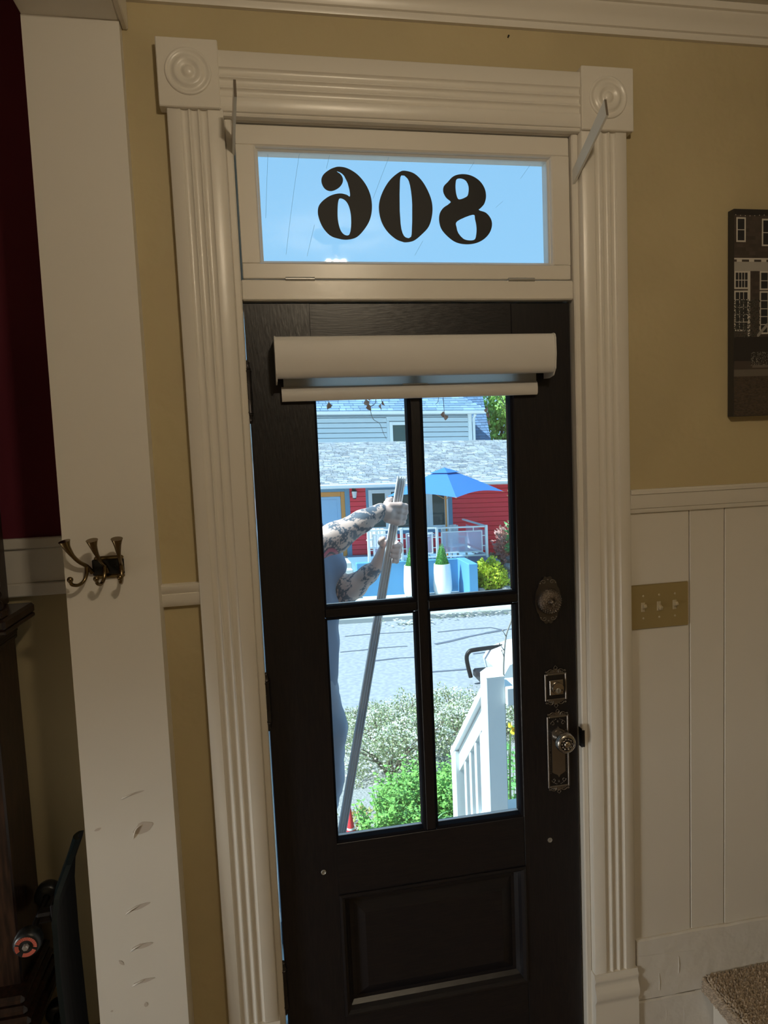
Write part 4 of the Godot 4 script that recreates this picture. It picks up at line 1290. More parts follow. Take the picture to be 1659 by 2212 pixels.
func longcase_clock() -> void:
	var c := thing("longcase_clock", "tall dark wood longcase clock in the unlit front room", "clock", Vector3(-0.91, 0, -0.25))
	var W: Material = M.clock_wood
	var g := Geo.new()
	g.bb(Vector3(-1.08, 0, -0.165), Vector3(-0.645, 0.36, 0.045), 0.004)
	g.bb(Vector3(-1.10, 0, -0.168), Vector3(-0.632, 0.10, 0.060), 0.006)
	set_back(c, "base", g, W)
	g = Geo.new()
	for i in 5:
		var k: float = [0.022, 0.030, 0.018, 0.010, 0.004][i]
		g.bb(Vector3(-1.078 - k, 0.36 + 0.022 * i, -0.168), Vector3(-0.594 + k, 0.382 + 0.022 * i, 0.045 + k), 0.007)
	set_back(c, "base_moulding", g, W)
	g = Geo.new()
	g.bb(Vector3(-1.05, 0.46, -0.165), Vector3(-0.606, 1.27, 0.0), 0.004)
	set_back(c, "trunk", g, W)
	g = Geo.new()
	g.bb(Vector3(-0.99, 0.56, -0.004), Vector3(-0.66, 1.18, 0.006), 0.006)
	set_back(c, "trunk_door", g, W)
	g = Geo.new()   # cove under the hood, stepping out
	for i in 7:
		var a := float(i) / 6
		var k := 0.045 * (1.0 - sqrt(max(0.0, 1.0 - a * a)))
		g.bb(Vector3(-1.05 - k, 1.262 + 0.0085 * i, -0.168), Vector3(-0.602 + k, 1.2715 + 0.0085 * i, 0.0 + k), 0.002)
	g.bb(Vector3(-1.10, 1.322, -0.168), Vector3(-0.556, 1.348, 0.048), 0.006)
	set_back(c, "hood_shelf", g, W)
	g = Geo.new()
	g.bb(Vector3(-1.04, 1.348, -0.165), Vector3(-0.612, 1.96, 0.0), 0.004)
	set_back(c, "hood", g, W)
	for x in [-1.070, -0.584]:
		g = Geo.new()
		g.bb(Vector3(x - 0.022, 1.348, -0.002), Vector3(x + 0.022, 1.366, 0.042), 0.003)
		g.lathe([Vector2(0.017, 1.366), Vector2(0.021, 1.374), Vector2(0.017, 1.384), Vector2(0.013, 1.388), Vector2(0.020, 1.400), Vector2(0.014, 1.412), Vector2(0.017, 1.42), Vector2(0.015, 1.60), Vector2(0.012, 1.78), Vector2(0.020, 1.79), Vector2(0.025, 1.80), Vector2(0.020, 1.815), Vector2(0.013, 1.82), Vector2(0.016, 1.86), Vector2(0.020, 1.90)], 18, at(Vector3(x, 0, 0.020)), 0.5)
		set_back(c, "column", g, W)
	g = Geo.new()
	g.bb(Vector3(-1.11, 1.90, -0.168), Vector3(-0.62, 1.93, 0.05), 0.006)
	g.prism(poly([-1.11, 1.93, -0.62, 1.93, -0.63, 1.96, -0.74, 2.05, -0.865, 2.08, -0.99, 2.05, -1.10, 1.96]), Vector3(0, 0, -0.168), Vector3(1, 0, 0), Vector3(0, 1, 0), Vector3(0, 0, 1), 0.21)
	set_back(c, "pediment", g, W)
	g = Geo.new()
	g.lathe([Vector2(0.15, 0), Vector2(0.15, 0.006), Vector2(0.135, 0.010), Vector2(0, 0.010)], 32, at(Vector3(-0.826, 1.66, 0.0), BZ))
	set_back(c, "dial", g, M.antique_brass)

func skateboard() -> void:
	var o := Vector3(-0.572, 0.0, -0.20)
	var s := thing("skateboard", "black skateboard standing on its tail beside the white post", "skateboard", o)
	# deck outline along its length, standing: y up, wide along z; it bends at nose and tail
	var line := [[0.0, 0.030], [0.045, 0.012], [0.10, 0.0], [0.22, -0.003], [0.37, -0.006], [0.53, -0.004], [0.59, 0.004], [0.62, 0.016], [0.66, 0.033], [0.70, 0.048]]
	var half := [0.035, 0.072, 0.092, 0.098, 0.10, 0.098, 0.092, 0.082, 0.066, 0.022]
	var turn := Basis(Vector3(0, 1, 0), 0.05)
	var deck := Geo.new()
	var grip := Geo.new()
	var n := line.size()
	var q := func(i: int, j: int, side: float) -> Vector3:   # j from -3 to 3 across
		var t := j / 3.0
		var dish := 0.010 * t * t
		return o + turn * Vector3(line[i][1] + dish * side * 0.0 + dish + side, line[i][0] + 0.004, t * half[i])
	for i in n - 1:
		for j in range(-3, 3):
			deck.quad(q.call(i, j, -0.006), q.call(i + 1, j, -0.006), q.call(i + 1, j + 1, -0.006), q.call(i, j + 1, -0.006), turn * Vector3(-1, 0, 0))
			grip.quad(q.call(i, j, 0.006), q.call(i + 1, j, 0.006), q.call(i + 1, j + 1, 0.006), q.call(i, j + 1, 0.006), turn * Vector3(1, 0, 0))
		for j in [-3, 3]:
			deck.quad(q.call(i, j, -0.006), q.call(i + 1, j, -0.006), q.call(i + 1, j, 0.006), q.call(i, j, 0.006), turn * Vector3(0, 0, j))
	for i in [0, n - 1]:
		for j in range(-3, 3):
			deck.quad(q.call(i, j, -0.006), q.call(i, j + 1, -0.006), q.call(i, j + 1, 0.006), q.call(i, j, 0.006), Vector3(0, -1 if i == 0 else 1, 0))
	put(s, "deck", deck, M.deck_dark)
	put(s, "grip_tape", grip, M.grip_black)
	for y in [0.500, 0.15]:
		var g := Geo.new()
		g.bb(Vector3(-0.022, y - 0.04, -0.028), Vector3(-0.008, y + 0.04, 0.028), 0.003, at(o, turn))
		g.bb(Vector3(-0.062, y - 0.014, -0.018), Vector3(-0.020, y + 0.014, 0.018), 0.006, at(o, turn))
		g.tube([o + turn * Vector3(-0.058, y, -0.105), o + turn * Vector3(-0.058, y, 0.105)], [0.008], 10)
		var truck := put(s, "truck", g, M.pewter_dark, "dark metal truck")
		for z in [-0.095, 0.095]:
			var f := 1.0 if z > 0 else -1.0
			var b := turn * (BZ if z > 0 else Basis(Vector3(1, 0, 0), Vector3(0, 0, -1), Vector3(0, 1, 0)))
			var wc := o + turn * Vector3(-0.058, y, z)
			g = Geo.new()
			g.lathe([Vector2(0.010, -0.020), Vector2(0.026, -0.020), Vector2(0.033, -0.013), Vector2(0.034, 0.0), Vector2(0.033, 0.012), Vector2(0.026, 0.020), Vector2(0.012, 0.018), Vector2(0.0, 0.017)], 28, Transform3D(b, wc), 0.5)
			var wheel := put(s, "wheel", g, M.wheel_black, "black wheel with red lettering ring")
			g = Geo.new()   # the ring of worn red print on its face
			for part in [[0.5, 2.0], [2.6, 3.4], [3.6, 6.5]]:
				var k := 14
				for i in k:
					var a0 := lerpf(part[0], part[1], float(i) / k)
					var a1 := lerpf(part[0], part[1], float(i + 0.86) / k)
					var p := []
					for e in [[a0, 0.0165], [a1, 0.0165], [a1, 0.0255], [a0, 0.0255]]:
						p.append(Transform3D(b, wc) * Vector3(cos(e[0]) * e[1], 0.0203 - (0.0008 if e[1] < 0.02 else -0.0003), sin(e[0]) * e[1]))
					g.quad(p[0], p[1], p[2], p[3], b.y)
			put(wheel, "print_ring", g, M.wheel_red)
			g = Geo.new()
			g.lathe([Vector2(0.008, 0.0), Vector2(0.008, 0.024), Vector2(0.006, 0.027), Vector2(0, 0.027)], 6, Transform3D(b, wc))
			put(wheel, "axle_nut", g, M.zinc)

# ------------------------------------------------------------------ outside: ground, porch, garden
const FALL := 0.025     # the street and the houses across it fall to the right

func G(px: float, py: float, h := STREET) -> Vector3:   # where a pixel's ray meets the falling street
	var d := view_basis * Vector3((px - 829.5) / FOCAL, -(py - 1106.0) / FOCAL, -1)
	var t := (h + FALL * 4.0 - EYE.y - FALL * EYE.x) / (d.y + FALL * d.x)
	return EYE + d * t

func bank(x: float, z: float) -> float:   # the front garden falls from the steps to the kerb
	var t := clampf((-2.9 - z) / 5.0, 0, 1)
	return lerpf(-1.25, STREET - FALL * (x - 4.0) + 0.06, t * t * (3 - 2 * t) * 0.5 + t * 0.5)

func leaf_mesh(width := 0.36, fold := 0.10) -> ArrayMesh:   # one metre long, to be scaled
	var g := Geo.new()
	var a := Vector3(0, 0, 0)
	var m := Vector3(0, 0.06, 0.5)
	var t := Vector3(0, -0.04, 1)
	for s in [-1.0, 1.0]:
		var e := Vector3(s * width, fold + 0.06, 0.38)
		var f := Vector3(s * width * 0.72, fold + 0.03, 0.68)
		g.flat(a, e, m, Vector3.UP)
		g.flat(e, f, m, Vector3.UP)
		g.flat(f, t, m, Vector3.UP)
	return g.mesh()

func flower_mesh() -> ArrayMesh:   # four small petals
	var g := Geo.new()
	for i in 4:
		var a := TAU * i / 4
		var d := Vector3(cos(a), 0, sin(a))
		var s := Vector3(-sin(a), 0, cos(a))
		g.quad(Vector3.ZERO, d * 0.6 + s * 0.4 + Vector3.UP * 0.15, d + Vector3.UP * 0.2, d * 0.6 - s * 0.4 + Vector3.UP * 0.15, Vector3.UP)
	return g.mesh()

func facing(d: Vector3, roll: float) -> Basis:   # leaf length along d
	var z := d.normalized()
	var x := z.cross(Vector3.UP if absf(z.y) < 0.95 else Vector3.RIGHT).normalized()
	return Basis(x, z.cross(x), z) * Basis(Vector3(0, 0, 1), roll)

func shade_of(c: Color, spread: float) -> Color:
	var t := rng.randf_range(1.0 - spread, 1.0 + spread)
	var w := rng.randf_range(1.0 - spread * 0.4, 1.0 + spread * 0.4)
	return Color(c.r * t * w, c.g * t, c.b * t)

func ground_outside() -> void:
	var g := Geo.new()
	var nx := 40
	var nz := 30
	var pt := func(i: int, k: int) -> Vector3:
		var x := lerpf(-9.0, 12.0, float(i) / nx)
		var z := lerpf(-0.4, -7.95, float(k) / nz)
		return Vector3(x, bank(x, z) + 0.03 * sin(x * 3.1 + z * 2.0), z)
	for i in nx:
		for k in nz:
			g.quad(pt.call(i, k), pt.call(i + 1, k), pt.call(i + 1, k + 1), pt.call(i, k + 1), Vector3.UP)
	var e := setting("garden_ground", "pale gravelly soil of the front garden sloping to the street", "ground")
	put(e, "soil", g, M.soil)
	var s := setting("street", "sunlit grey asphalt street with dark sealed cracks", "street")
	g = Geo.new()
	g.box(Vector3(-30, STREET - 0.3, -13.2), Vector3(45, STREET, -7.9))
	g.lean(FALL, 4.0)
	put(s, "asphalt", g, M.asphalt)
	for line in [[940, 1392, 975, 1385, 1010, 1376, 1050, 1368, 1088, 1361], [735, 1409, 780, 1405, 822, 1400, 880, 1396], [1022, 1413, 1060, 1408, 1112, 1405], [745, 1375, 800, 1370, 870, 1366, 905, 1364], [945, 1366, 1000, 1360, 1060, 1356, 1085, 1361, 1115, 1358], [930, 1452, 985, 1448, 1010, 1446], [790, 1430, 860, 1422, 905, 1420]]:
		g = Geo.new()
		var r := RandomNumberGenerator.new()
		r.seed = line[0]
		var w: float = 0.05 if line[0] == 940 else 0.025
		for i in range(0, line.size() - 2, 2):
			var a := G(line[i], line[i + 1])
			var b := G(line[i + 2], line[i + 3])
			var side := (b - a).cross(Vector3.UP).normalized() * w * r.randf_range(0.7, 1.3)
			var up := Vector3(0, 0.006, 0)
			g.quad(a - side + up, b - side + up, b + side + up, a + side + up, Vector3.UP)
		put(s, "crack_seal", g, M.crack_seal)
	e = setting("far_kerb", "pale concrete kerb and apron across the street", "kerb")
	g = Geo.new()
	g.bb(Vector3(-30, STREET - 0.3, -13.45), Vector3(45, STREET + 0.12, -13.2), 0.02)
	g.lean(FALL, 4.0)
	put(e, "kerb", g, M.concrete)
	g = Geo.new()
	g.box(Vector3(-30, STREET - 0.3, -19.0), Vector3(45, STREET + 0.10, -13.45))
	g.lean(FALL, 4.0)
	put(e, "apron", g, M.pale_concrete)
	var b := setting("back_ground", "ground under the houses across the street", "ground")
	g = Geo.new()
	g.box(Vector3(-40, STREET - 0.4, -90), Vector3(60, STREET + 0.05, -19.0))
	g.lean(FALL, 4.0)
	put(b, "ground", g, M.soil)
	# white alyssum straggling over the far kerb
	for q in [[1020, 1330, "in front of the rounded bank stones"], [1070, 1325, "below the golden shrub"], [950, 1334, "in front of the white planters"], [1105, 1322, "farthest along from the terrace steps"], [890, 1348, "in front of the blue wall"]]:
		var c := G(q[0], q[1], STREET)
		var f := thing("kerb_alyssum", "low clump of white flowers on the far kerb " + q[2], "flowers", c, "white flowers on the far kerb")
		var places := []
		var colors := []
		for i in 110:
			var o := Vector3(rng.randfn(0, 0.28), rng.randf_range(0.0, 0.12), rng.randfn(0, 0.10))
			places.append(Transform3D(Basis(Vector3.UP, rng.randf() * TAU) * Basis.from_scale(Vector3.ONE * rng.randf_range(0.02, 0.045)), c + o))
			colors.append(Color(0.8, 0.8, 0.76) if rng.randf() < 0.6 else Color(0.25, 0.32, 0.18))
		scatter(f, "blossoms", flower_mesh(), places, colors, M.leafy)

func porch() -> void:
	var d := setting("porch_deck", "grey porch deck and steps outside the front door", "porch")
	for i in 9:
		var g := Geo.new()
		g.bb(Vector3(-1.4, -0.14, -0.27 - 0.115 * i), Vector3(1.9, -0.10, -0.16 - 0.115 * i), 0.004)
		put(d, "deck_board", g, M.porch_boards)
	for i in 6:
		var g := Geo.new()
		g.bb(Vector3(-0.45, -1.4, -1.42 - 0.23 * i), Vector3(0.985, -0.30 - 0.19 * i, -1.195 - 0.23 * i), 0.006)
		put(d, "step", g, M.concrete)
	var g := Geo.new()
	g.box(Vector3(1.09, -1.4, -2.45), Vector3(3.0, -0.80, -1.45))
	var bed := setting("raised_bed", "raised planting bed beside the porch steps", "garden bed")
	put(bed, "soil", g, M.soil)
	stair_railing()
	# the terracotta saucer on the top step
	var t := thing("terracotta_pot", "low terracotta pot standing on the top porch step", "plant pot", P(948, 1806, -1.33))
	g = Geo.new()
	var o := P(948, 1806, -1.33)
	o.y = -0.30
	g.lathe([Vector2(0, 0), Vector2(0.055, 0), Vector2(0.078, 0.13), Vector2(0.086, 0.135), Vector2(0.086, 0.165), Vector2(0.076, 0.165), Vector2(0.072, 0.13), Vector2(0, 0.125)], 28, at(o))
	t.position = o
	put(t, "pot", g, M.terracotta)
	# the red cone on the path
	o = P(758, 1800, -3.35)
	o.y = bank(o.x, o.z) + 0.01
	t = thing("marker_cone", "slim red marker cone standing on the gravel path", "cone", o)
	g = Geo.new()
	g.bb(o + Vector3(-0.045, 0, -0.045), o + Vector3(0.045, 0.012, 0.045), 0.004)
	put(t, "base", g, M.cone_red)
	g = Geo.new()
	g.lathe([Vector2(0.034, 0.012), Vector2(0.032, 0.05), Vector2(0.024, 0.10), Vector2(0.012, 0.20), Vector2(0.006, 0.245), Vector2(0, 0.248)], 18, at(o))
	put(t, "body", g, M.cone_red)
	g = Geo.new()
	g.lathe([Vector2(0.0335, 0.052), Vector2(0.0305, 0.068)], 18, at(o))
	put(t, "band", g, M.house_white, "thin pale band")
	hanging_vine()
	rose_cane()
	utility_cart()

func stair_railing() -> void:
	var W: Material = M.porch_white
	var r := thing("stair_railing", "white wooden railing with a capped post beside the porch steps", "railing", Vector3(1.03, -1.25, -1.35))
	var g := Geo.new()
	g.bb(Vector3(0.986, -1.3, -1.392), Vector3(1.078, 0.610, -1.300), 0.004)
	var post := put(r, "newel_post", g, W)
	g = Geo.new()   # the post's pyramid cap
	var a := [Vector3(0.986, 0.610, -1.392), Vector3(1.078, 0.610, -1.392), Vector3(1.078, 0.610, -1.300), Vector3(0.986, 0.610, -1.300)]
	var b := [Vector3(1.012, 0.640, -1.366), Vector3(1.052, 0.640, -1.366), Vector3(1.052, 0.640, -1.326), Vector3(1.012, 0.640, -1.326)]
	for i in 4:
		g.quad(a[i], a[(i + 1) % 4], b[(i + 1) % 4], b[i], (a[i] + a[(i + 1) % 4]) / 2 - Vector3(1.032, 0.3, -1.346))
	g.quad(b[0], b[1], b[2], b[3], Vector3.UP)
	put(post, "cap", g, W)
	# the sloping run: down with the steps, away from the house
	var top := Vector3(1.032, 0.53, -1.392)
	var dir := Vector3(0, -0.60, -0.62).normalized()
	var up := Vector3(1, 0, 0).cross(dir)
	if up.y < 0: up = -up
	var beam := func(called: String, from: float, to: float, drop: float, w: float, h: float) -> void:
		var q := Geo.new()
		q.prism(poly([-w / 2, -h / 2, w / 2, -h / 2, w / 2, h / 2, -w / 2, h / 2]), top + Vector3(0, -drop, 0) + dir * from, Vector3(1, 0, 0), up, dir, to - from)
		put(r, called, q, W)
	beam.call("handrail", 0.0, 0.84, 0.015, 0.088, 0.034)
	beam.call("top_rail", 0.0, 0.76, 0.105, 0.036, 0.085)
	beam.call("bottom_rail", 0.0, 0.76, 0.63, 0.036, 0.085)
	for k in [0.16, 0.30, 0.44, 0.58]:
		var p: Vector3 = top + dir * k
		g = Geo.new()
		g.bb(Vector3(1.016, p.y - 0.63, p.z - 0.016), Vector3(1.048, p.y - 0.11, p.z + 0.016), 0.003)
		put(r, "baluster", g, W)
	var e: Vector3 = top + dir * 0.775
	g = Geo.new()
	g.bb(Vector3(0.990, -1.3, e.z - 0.045), Vector3(1.074, e.y - 0.01, e.z + 0.040), 0.004)
	put(r, "newel_post", g, W)
	# the level run along the porch edge
	for y in [[0.475, 0.560, 0.14], [-0.125, -0.045, 0.09]]:
		g = Geo.new()
		g.bb(Vector3(1.078, y[0], -1.346 - y[2] / 2), Vector3(2.6, y[1], -1.346 + y[2] / 2), 0.004)
		put(r, "level_rail", g, W)
	for i in 9:
		g = Geo.new()
		g.bb(Vector3(1.27 + 0.14 * i, -0.05, -1.362), Vector3(1.302 + 0.14 * i, 0.48, -1.330), 0.003)
		put(r, "baluster", g, W)

func hanging_vine() -> void:   # a dry vine trained along the porch eave wire behind the door's top rail
	var v := thing("hanging_vine", "dry vine tendrils with rust brown leaves hanging outside the panes", "vine", Vector3(0.45, 1.99, -0.55))
	var z := -0.55
	var g := Geo.new()
	var wire := []
	for i in 13: wire.append(Vector3(-0.3 + 0.12 * i, 1.985 + 0.012 * sin(i * 1.3), z + 0.01 * cos(i * 2.0)))
	g.tube(wire, [0.004], 6)
	put(v, "main_stem", g, M.twig)
	for x in [-0.28, 1.12]:   # the wire's brackets on the house wall
		g = Geo.new()
		g.tube([Vector3(x, 1.985, -0.15), Vector3(x, 1.985, z - 0.01)], [0.006], 6)
		put(v, "wire_bracket", g, M.iron)
	var leaf := leaf_mesh(0.42, 0.22)
	for q in [[[797, 842], [812, 862], [800, 880], [806, 905], [820, 915], [828, 935], [835, 949]], [[705, 845], [708, 860], [712, 868]], [[826, 845], [824, 860], [828, 872]], [[955, 845], [948, 858], [940, 874]], [[952, 845], [958, 866], [959, 884], [961, 896]], [[1048, 845], [1052, 870], [1057, 905]], [[1050, 845], [1075, 868], [1109, 888]], [[1055, 845], [1082, 862], [1110, 873]], [[1060, 845], [1090, 875], [1110, 898]]]:
		var pts := []
		for p in q: pts.append(P(p[0], p[1], z))
		pts[0].y = 1.985
		g = Geo.new()
		var sp := spline(pts, 4)
		g.tube(sp, tapered([0.0014, 0.0010, 0.0006], sp.size()), 5)
		put(v, "tendril", g, M.twig)
	for q in [[710, 868], [797, 853], [796, 872], [790, 862], [827, 865], [823, 872], [958, 888], [960, 895], [1056, 890], [1058, 905], [1052, 880]]:
		var o := MeshInstance3D.new()
		o.name = "dry_leaf"
		o.mesh = leaf
		o.material_override = M.dry_leaf
		v.add_child(o, true)
		var d := Vector3(rng.randf_range(-0.5, 0.5), -1, rng.randf_range(-0.4, 0.4))
		o.transform = Transform3D(facing(d, rng.randf_range(-1.2, 1.2)) * Basis.from_scale(Vector3.ONE * rng.randf_range(0.018, 0.026)), P(q[0], q[1], z) - v.position)

func rose_cane() -> void:
	var c := thing("rose_cane", "bare forked cane rising behind the capped railing post", "branch", P(1088, 1470, -1.75))
	var g := Geo.new()
	var pts := []
	for q in [[1092, 1620], [1090, 1520], [1088, 1465], [1088, 1430], [1090, 1400], [1094, 1370], [1103, 1345], [1112, 1320], [1118, 1300]]: pts.append(P(q[0], q[1], -1.75))
	pts[0].y = -0.80
	var sp := spline(pts, 4)
	g.tube(sp, tapered([0.006, 0.005, 0.0045, 0.004, 0.0028], sp.size()), 6)
	put(c, "stem", g, M.twig)
	for q in [[1089, 1405, 1079, 1390], [1093, 1375, 1086, 1362], [1089, 1420, 1084, 1405], [1102, 1346, 1108, 1352]]:
		g = Geo.new()
		g.tube([P(q[0], q[1], -1.75), P(q[2], q[3], -1.74)], [0.003, 0.0012], 5)
		g.ball(P(q[2], q[3], -1.74), Vector3(0.004, 0.006, 0.004), 6, 5)
		put(c, "side_shoot", g, M.twig)

func utility_cart() -> void:
	var o := P(1020, 1530, -8.55)
	o.y = STREET - FALL * (o.x - 4.0)
	var c := thing("utility_cart", "small white utility cart with a black tube guard parked by the kerb", "cart", o)
	var g := Geo.new()
	var f := o + Vector3(0.0, 0, 0)
	var y1 := P(1020, 1482, -8.3).y
	var loop := []
	for q in [Vector3(0.04, 0.12, -0.15), Vector3(0.0, 0.30, -0.15), Vector3(-0.02, 0.46, -0.15), Vector3(0.02, 0.545, -0.15), Vector3(0.12, 0.575, -0.15), Vector3(0.60, 0.59, -0.15)]: loop.append(f + q)
	var sp := spline(loop, 5)
	g.tube(sp, [0.035], 10)
	put(c, "front_guard", g, M.iron)
	g = Geo.new()
	g.bb(f + Vector3(0.10, 0.10, -0.25), f + Vector3(2.3, 0.24, 0.70), 0.03)
	put(c, "chassis", g, M.black_plastic)
	g = Geo.new()
	g.prism(poly([0.34, 0.22, 0.30, 0.40, 0.40, 0.56, 0.75, 0.66, 1.05, 0.68, 1.05, 0.24, 0.98, 0.22, 0.93, 0.36, 0.80, 0.43, 0.66, 0.40, 0.58, 0.30, 0.56, 0.22]), f + Vector3(0, 0, -0.28), Vector3(1, 0, 0), Vector3(0, 1, 0), Vector3(0, 0, 1), 1.0)
	put(c, "hood", g, M.car_white)
	g = Geo.new()
	g.bb(f + Vector3(1.35, 0.24, -0.2), f + Vector3(2.25, 0.62, 0.65), 0.05)
	g.bb(f + Vector3(1.85, 0.62, -0.15), f + Vector3(2.05, 1.05, 0.60), 0.05)
	put(c, "seat", g, M.blue_trim)
	for x in [0.76, 1.85]:
		for z in [-0.22, 0.64]:
			g = Geo.new()
			g.lathe([Vector2(0.0, -0.07), Vector2(0.13, -0.07), Vector2(0.15, -0.08), Vector2(0.20, -0.07), Vector2(0.215, 0), Vector2(0.20, 0.07), Vector2(0.15, 0.08), Vector2(0.13, 0.07), Vector2(0, 0.07)], 24, at(f + Vector3(x, 0.215, z), BZ))
			put(c, "wheel", g, M.tire)

func mound(called: String, label: String, group: String, c: Vector3, r: Vector3, leaves: int, blooms: int, size: float, tint: Color, bloom: Color) -> Node3D:
	var s := thing(called, label, "shrub", c, group)
	var places := []
	var colors := []
	var stems := Geo.new()
	for i in 14:
		var a := rng.randf() * TAU
		var e := c + Vector3(cos(a) * r.x * 0.7, r.y * rng.randf_range(0.5, 0.85), sin(a) * r.z * 0.7)
		stems.tube([c + Vector3(cos(a), 0, sin(a)) * 0.05, c.lerp(e, 0.5) + Vector3(0, 0.04, 0), e], [0.012, 0.008, 0.003], 5)
	put(s, "stems", stems, M.bark)
	for i in leaves:
		var d := Vector3(rng.randfn(), absf(rng.randfn()), rng.randfn()).normalized()
		var k := pow(rng.randf(), 0.28) * (1.0 + 0.12 * sin(d.x * 9.0 + c.x) + 0.10 * sin(d.z * 11.0))
		var p := c + d * r * k
		p.y = maxf(p.y, bank(p.x, p.z) + 0.01) if p.z > -8 else p.y
		var n := (d + Vector3(rng.randfn(), rng.randfn() + 0.4, rng.randfn()) * 0.55).normalized()
		places.append(Transform3D(facing(n, rng.randf() * TAU) * Basis.from_scale(Vector3.ONE * size * rng.randf_range(0.7, 1.3)), p))
		colors.append(shade_of(tint, 0.35))
	scatter(s, "foliage", leaf_mesh(0.34, 0.08), places, colors, M.leafy)
	if blooms:
		places = []
		colors = []
		for i in blooms:
			var d := Vector3(rng.randfn(), absf(rng.randfn()) + 0.2, rng.randfn()).normalized()
			var p := c + d * r * rng.randf_range(0.93, 1.08)
			places.append(Transform3D(facing(Vector3(rng.randfn(), rng.randfn(), rng.randfn()), 0) * Basis.from_scale(Vector3.ONE * rng.randf_range(0.008, 0.016)), p))
			colors.append(shade_of(bloom, 0.1))
		scatter(s, "blossoms", flower_mesh(), places, colors, M.leafy)
	return s

func herb(c: Vector3, h: float, spread: float, stems: int, label: String, tint: Color) -> void:
	var s := thing("leafy_herb", label, "plant", c, "green herbs beside the steps")
	var g := Geo.new()
	var places := []
	var colors := []
	for i in stems:
		var a := rng.randf() * TAU
		var r := sqrt(rng.randf()) * spread
		var b := c + Vector3(cos(a) * r * 0.55, 0, sin(a) * r * 0.55)
		var e := c + Vector3(cos(a) * r, h * rng.randf_range(0.7, 1.1), sin(a) * r)
		var m := b.lerp(e, 0.5) + Vector3(0, 0.03, 0)
		g.tube([b, m, e], [0.0035, 0.003, 0.002], 5)
		var pairs := 7
		for k in pairs:
			var t := 0.28 + 0.72 * k / (pairs - 1.0)
			var p := b.lerp(m, t * 2) if t < 0.5 else m.lerp(e, t * 2 - 1)
			var turn := a + k * 1.57
			for f in [0.0, PI]:
				var d := Vector3(cos(turn + f), rng.randf_range(0.0, 0.5), sin(turn + f))
				places.append(Transform3D(facing(d, rng.randf_range(-0.35, 0.35)) * Basis.from_scale(Vector3.ONE * rng.randf_range(0.036, 0.062) * (1.15 - 0.45 * t)), p))
				colors.append(shade_of(tint, 0.3))
	put(s, "stems", g, M.leafy if false else M.herb_stem)
	scatter(s, "foliage", leaf_mesh(0.40, 0.10), places, colors, M.leafy)

func strap_plant(c: Vector3, count: int, length: float, label: String, tint: Color, arch := 0.62) -> void:
	var s := thing("strap_leaf_plant", label, "plant", c, "strap-leaved plants by the railing")
	for i in count:
		var a := rng.randf() * TAU
		var d := Vector3(cos(a), 0, sin(a))
		var l := length * rng.randf_range(0.7, 1.15)
		var side := Vector3(-d.z, 0, d.x) * 0.009
		var g := Geo.new()
		g.col = shade_of(tint, 0.25)
		var prev := c
		for k in range(1, 8):
			var t := k / 7.0
			var p := c + d * l * arch * t * t + Vector3.UP * l * (t - 0.55 * t * t * t)
			var w0 := 1.0 - 0.95 * pow((k - 1) / 7.0, 2.0)
			var w1 := 1.0 - 0.95 * pow(k / 7.0, 2.0)
			g.quad(prev - side * w0, p - side * w1, p + side * w1, prev + side * w0, Vector3.UP - d * 0.5)
			prev = p
		put(s, "blade", g, M.leafy)

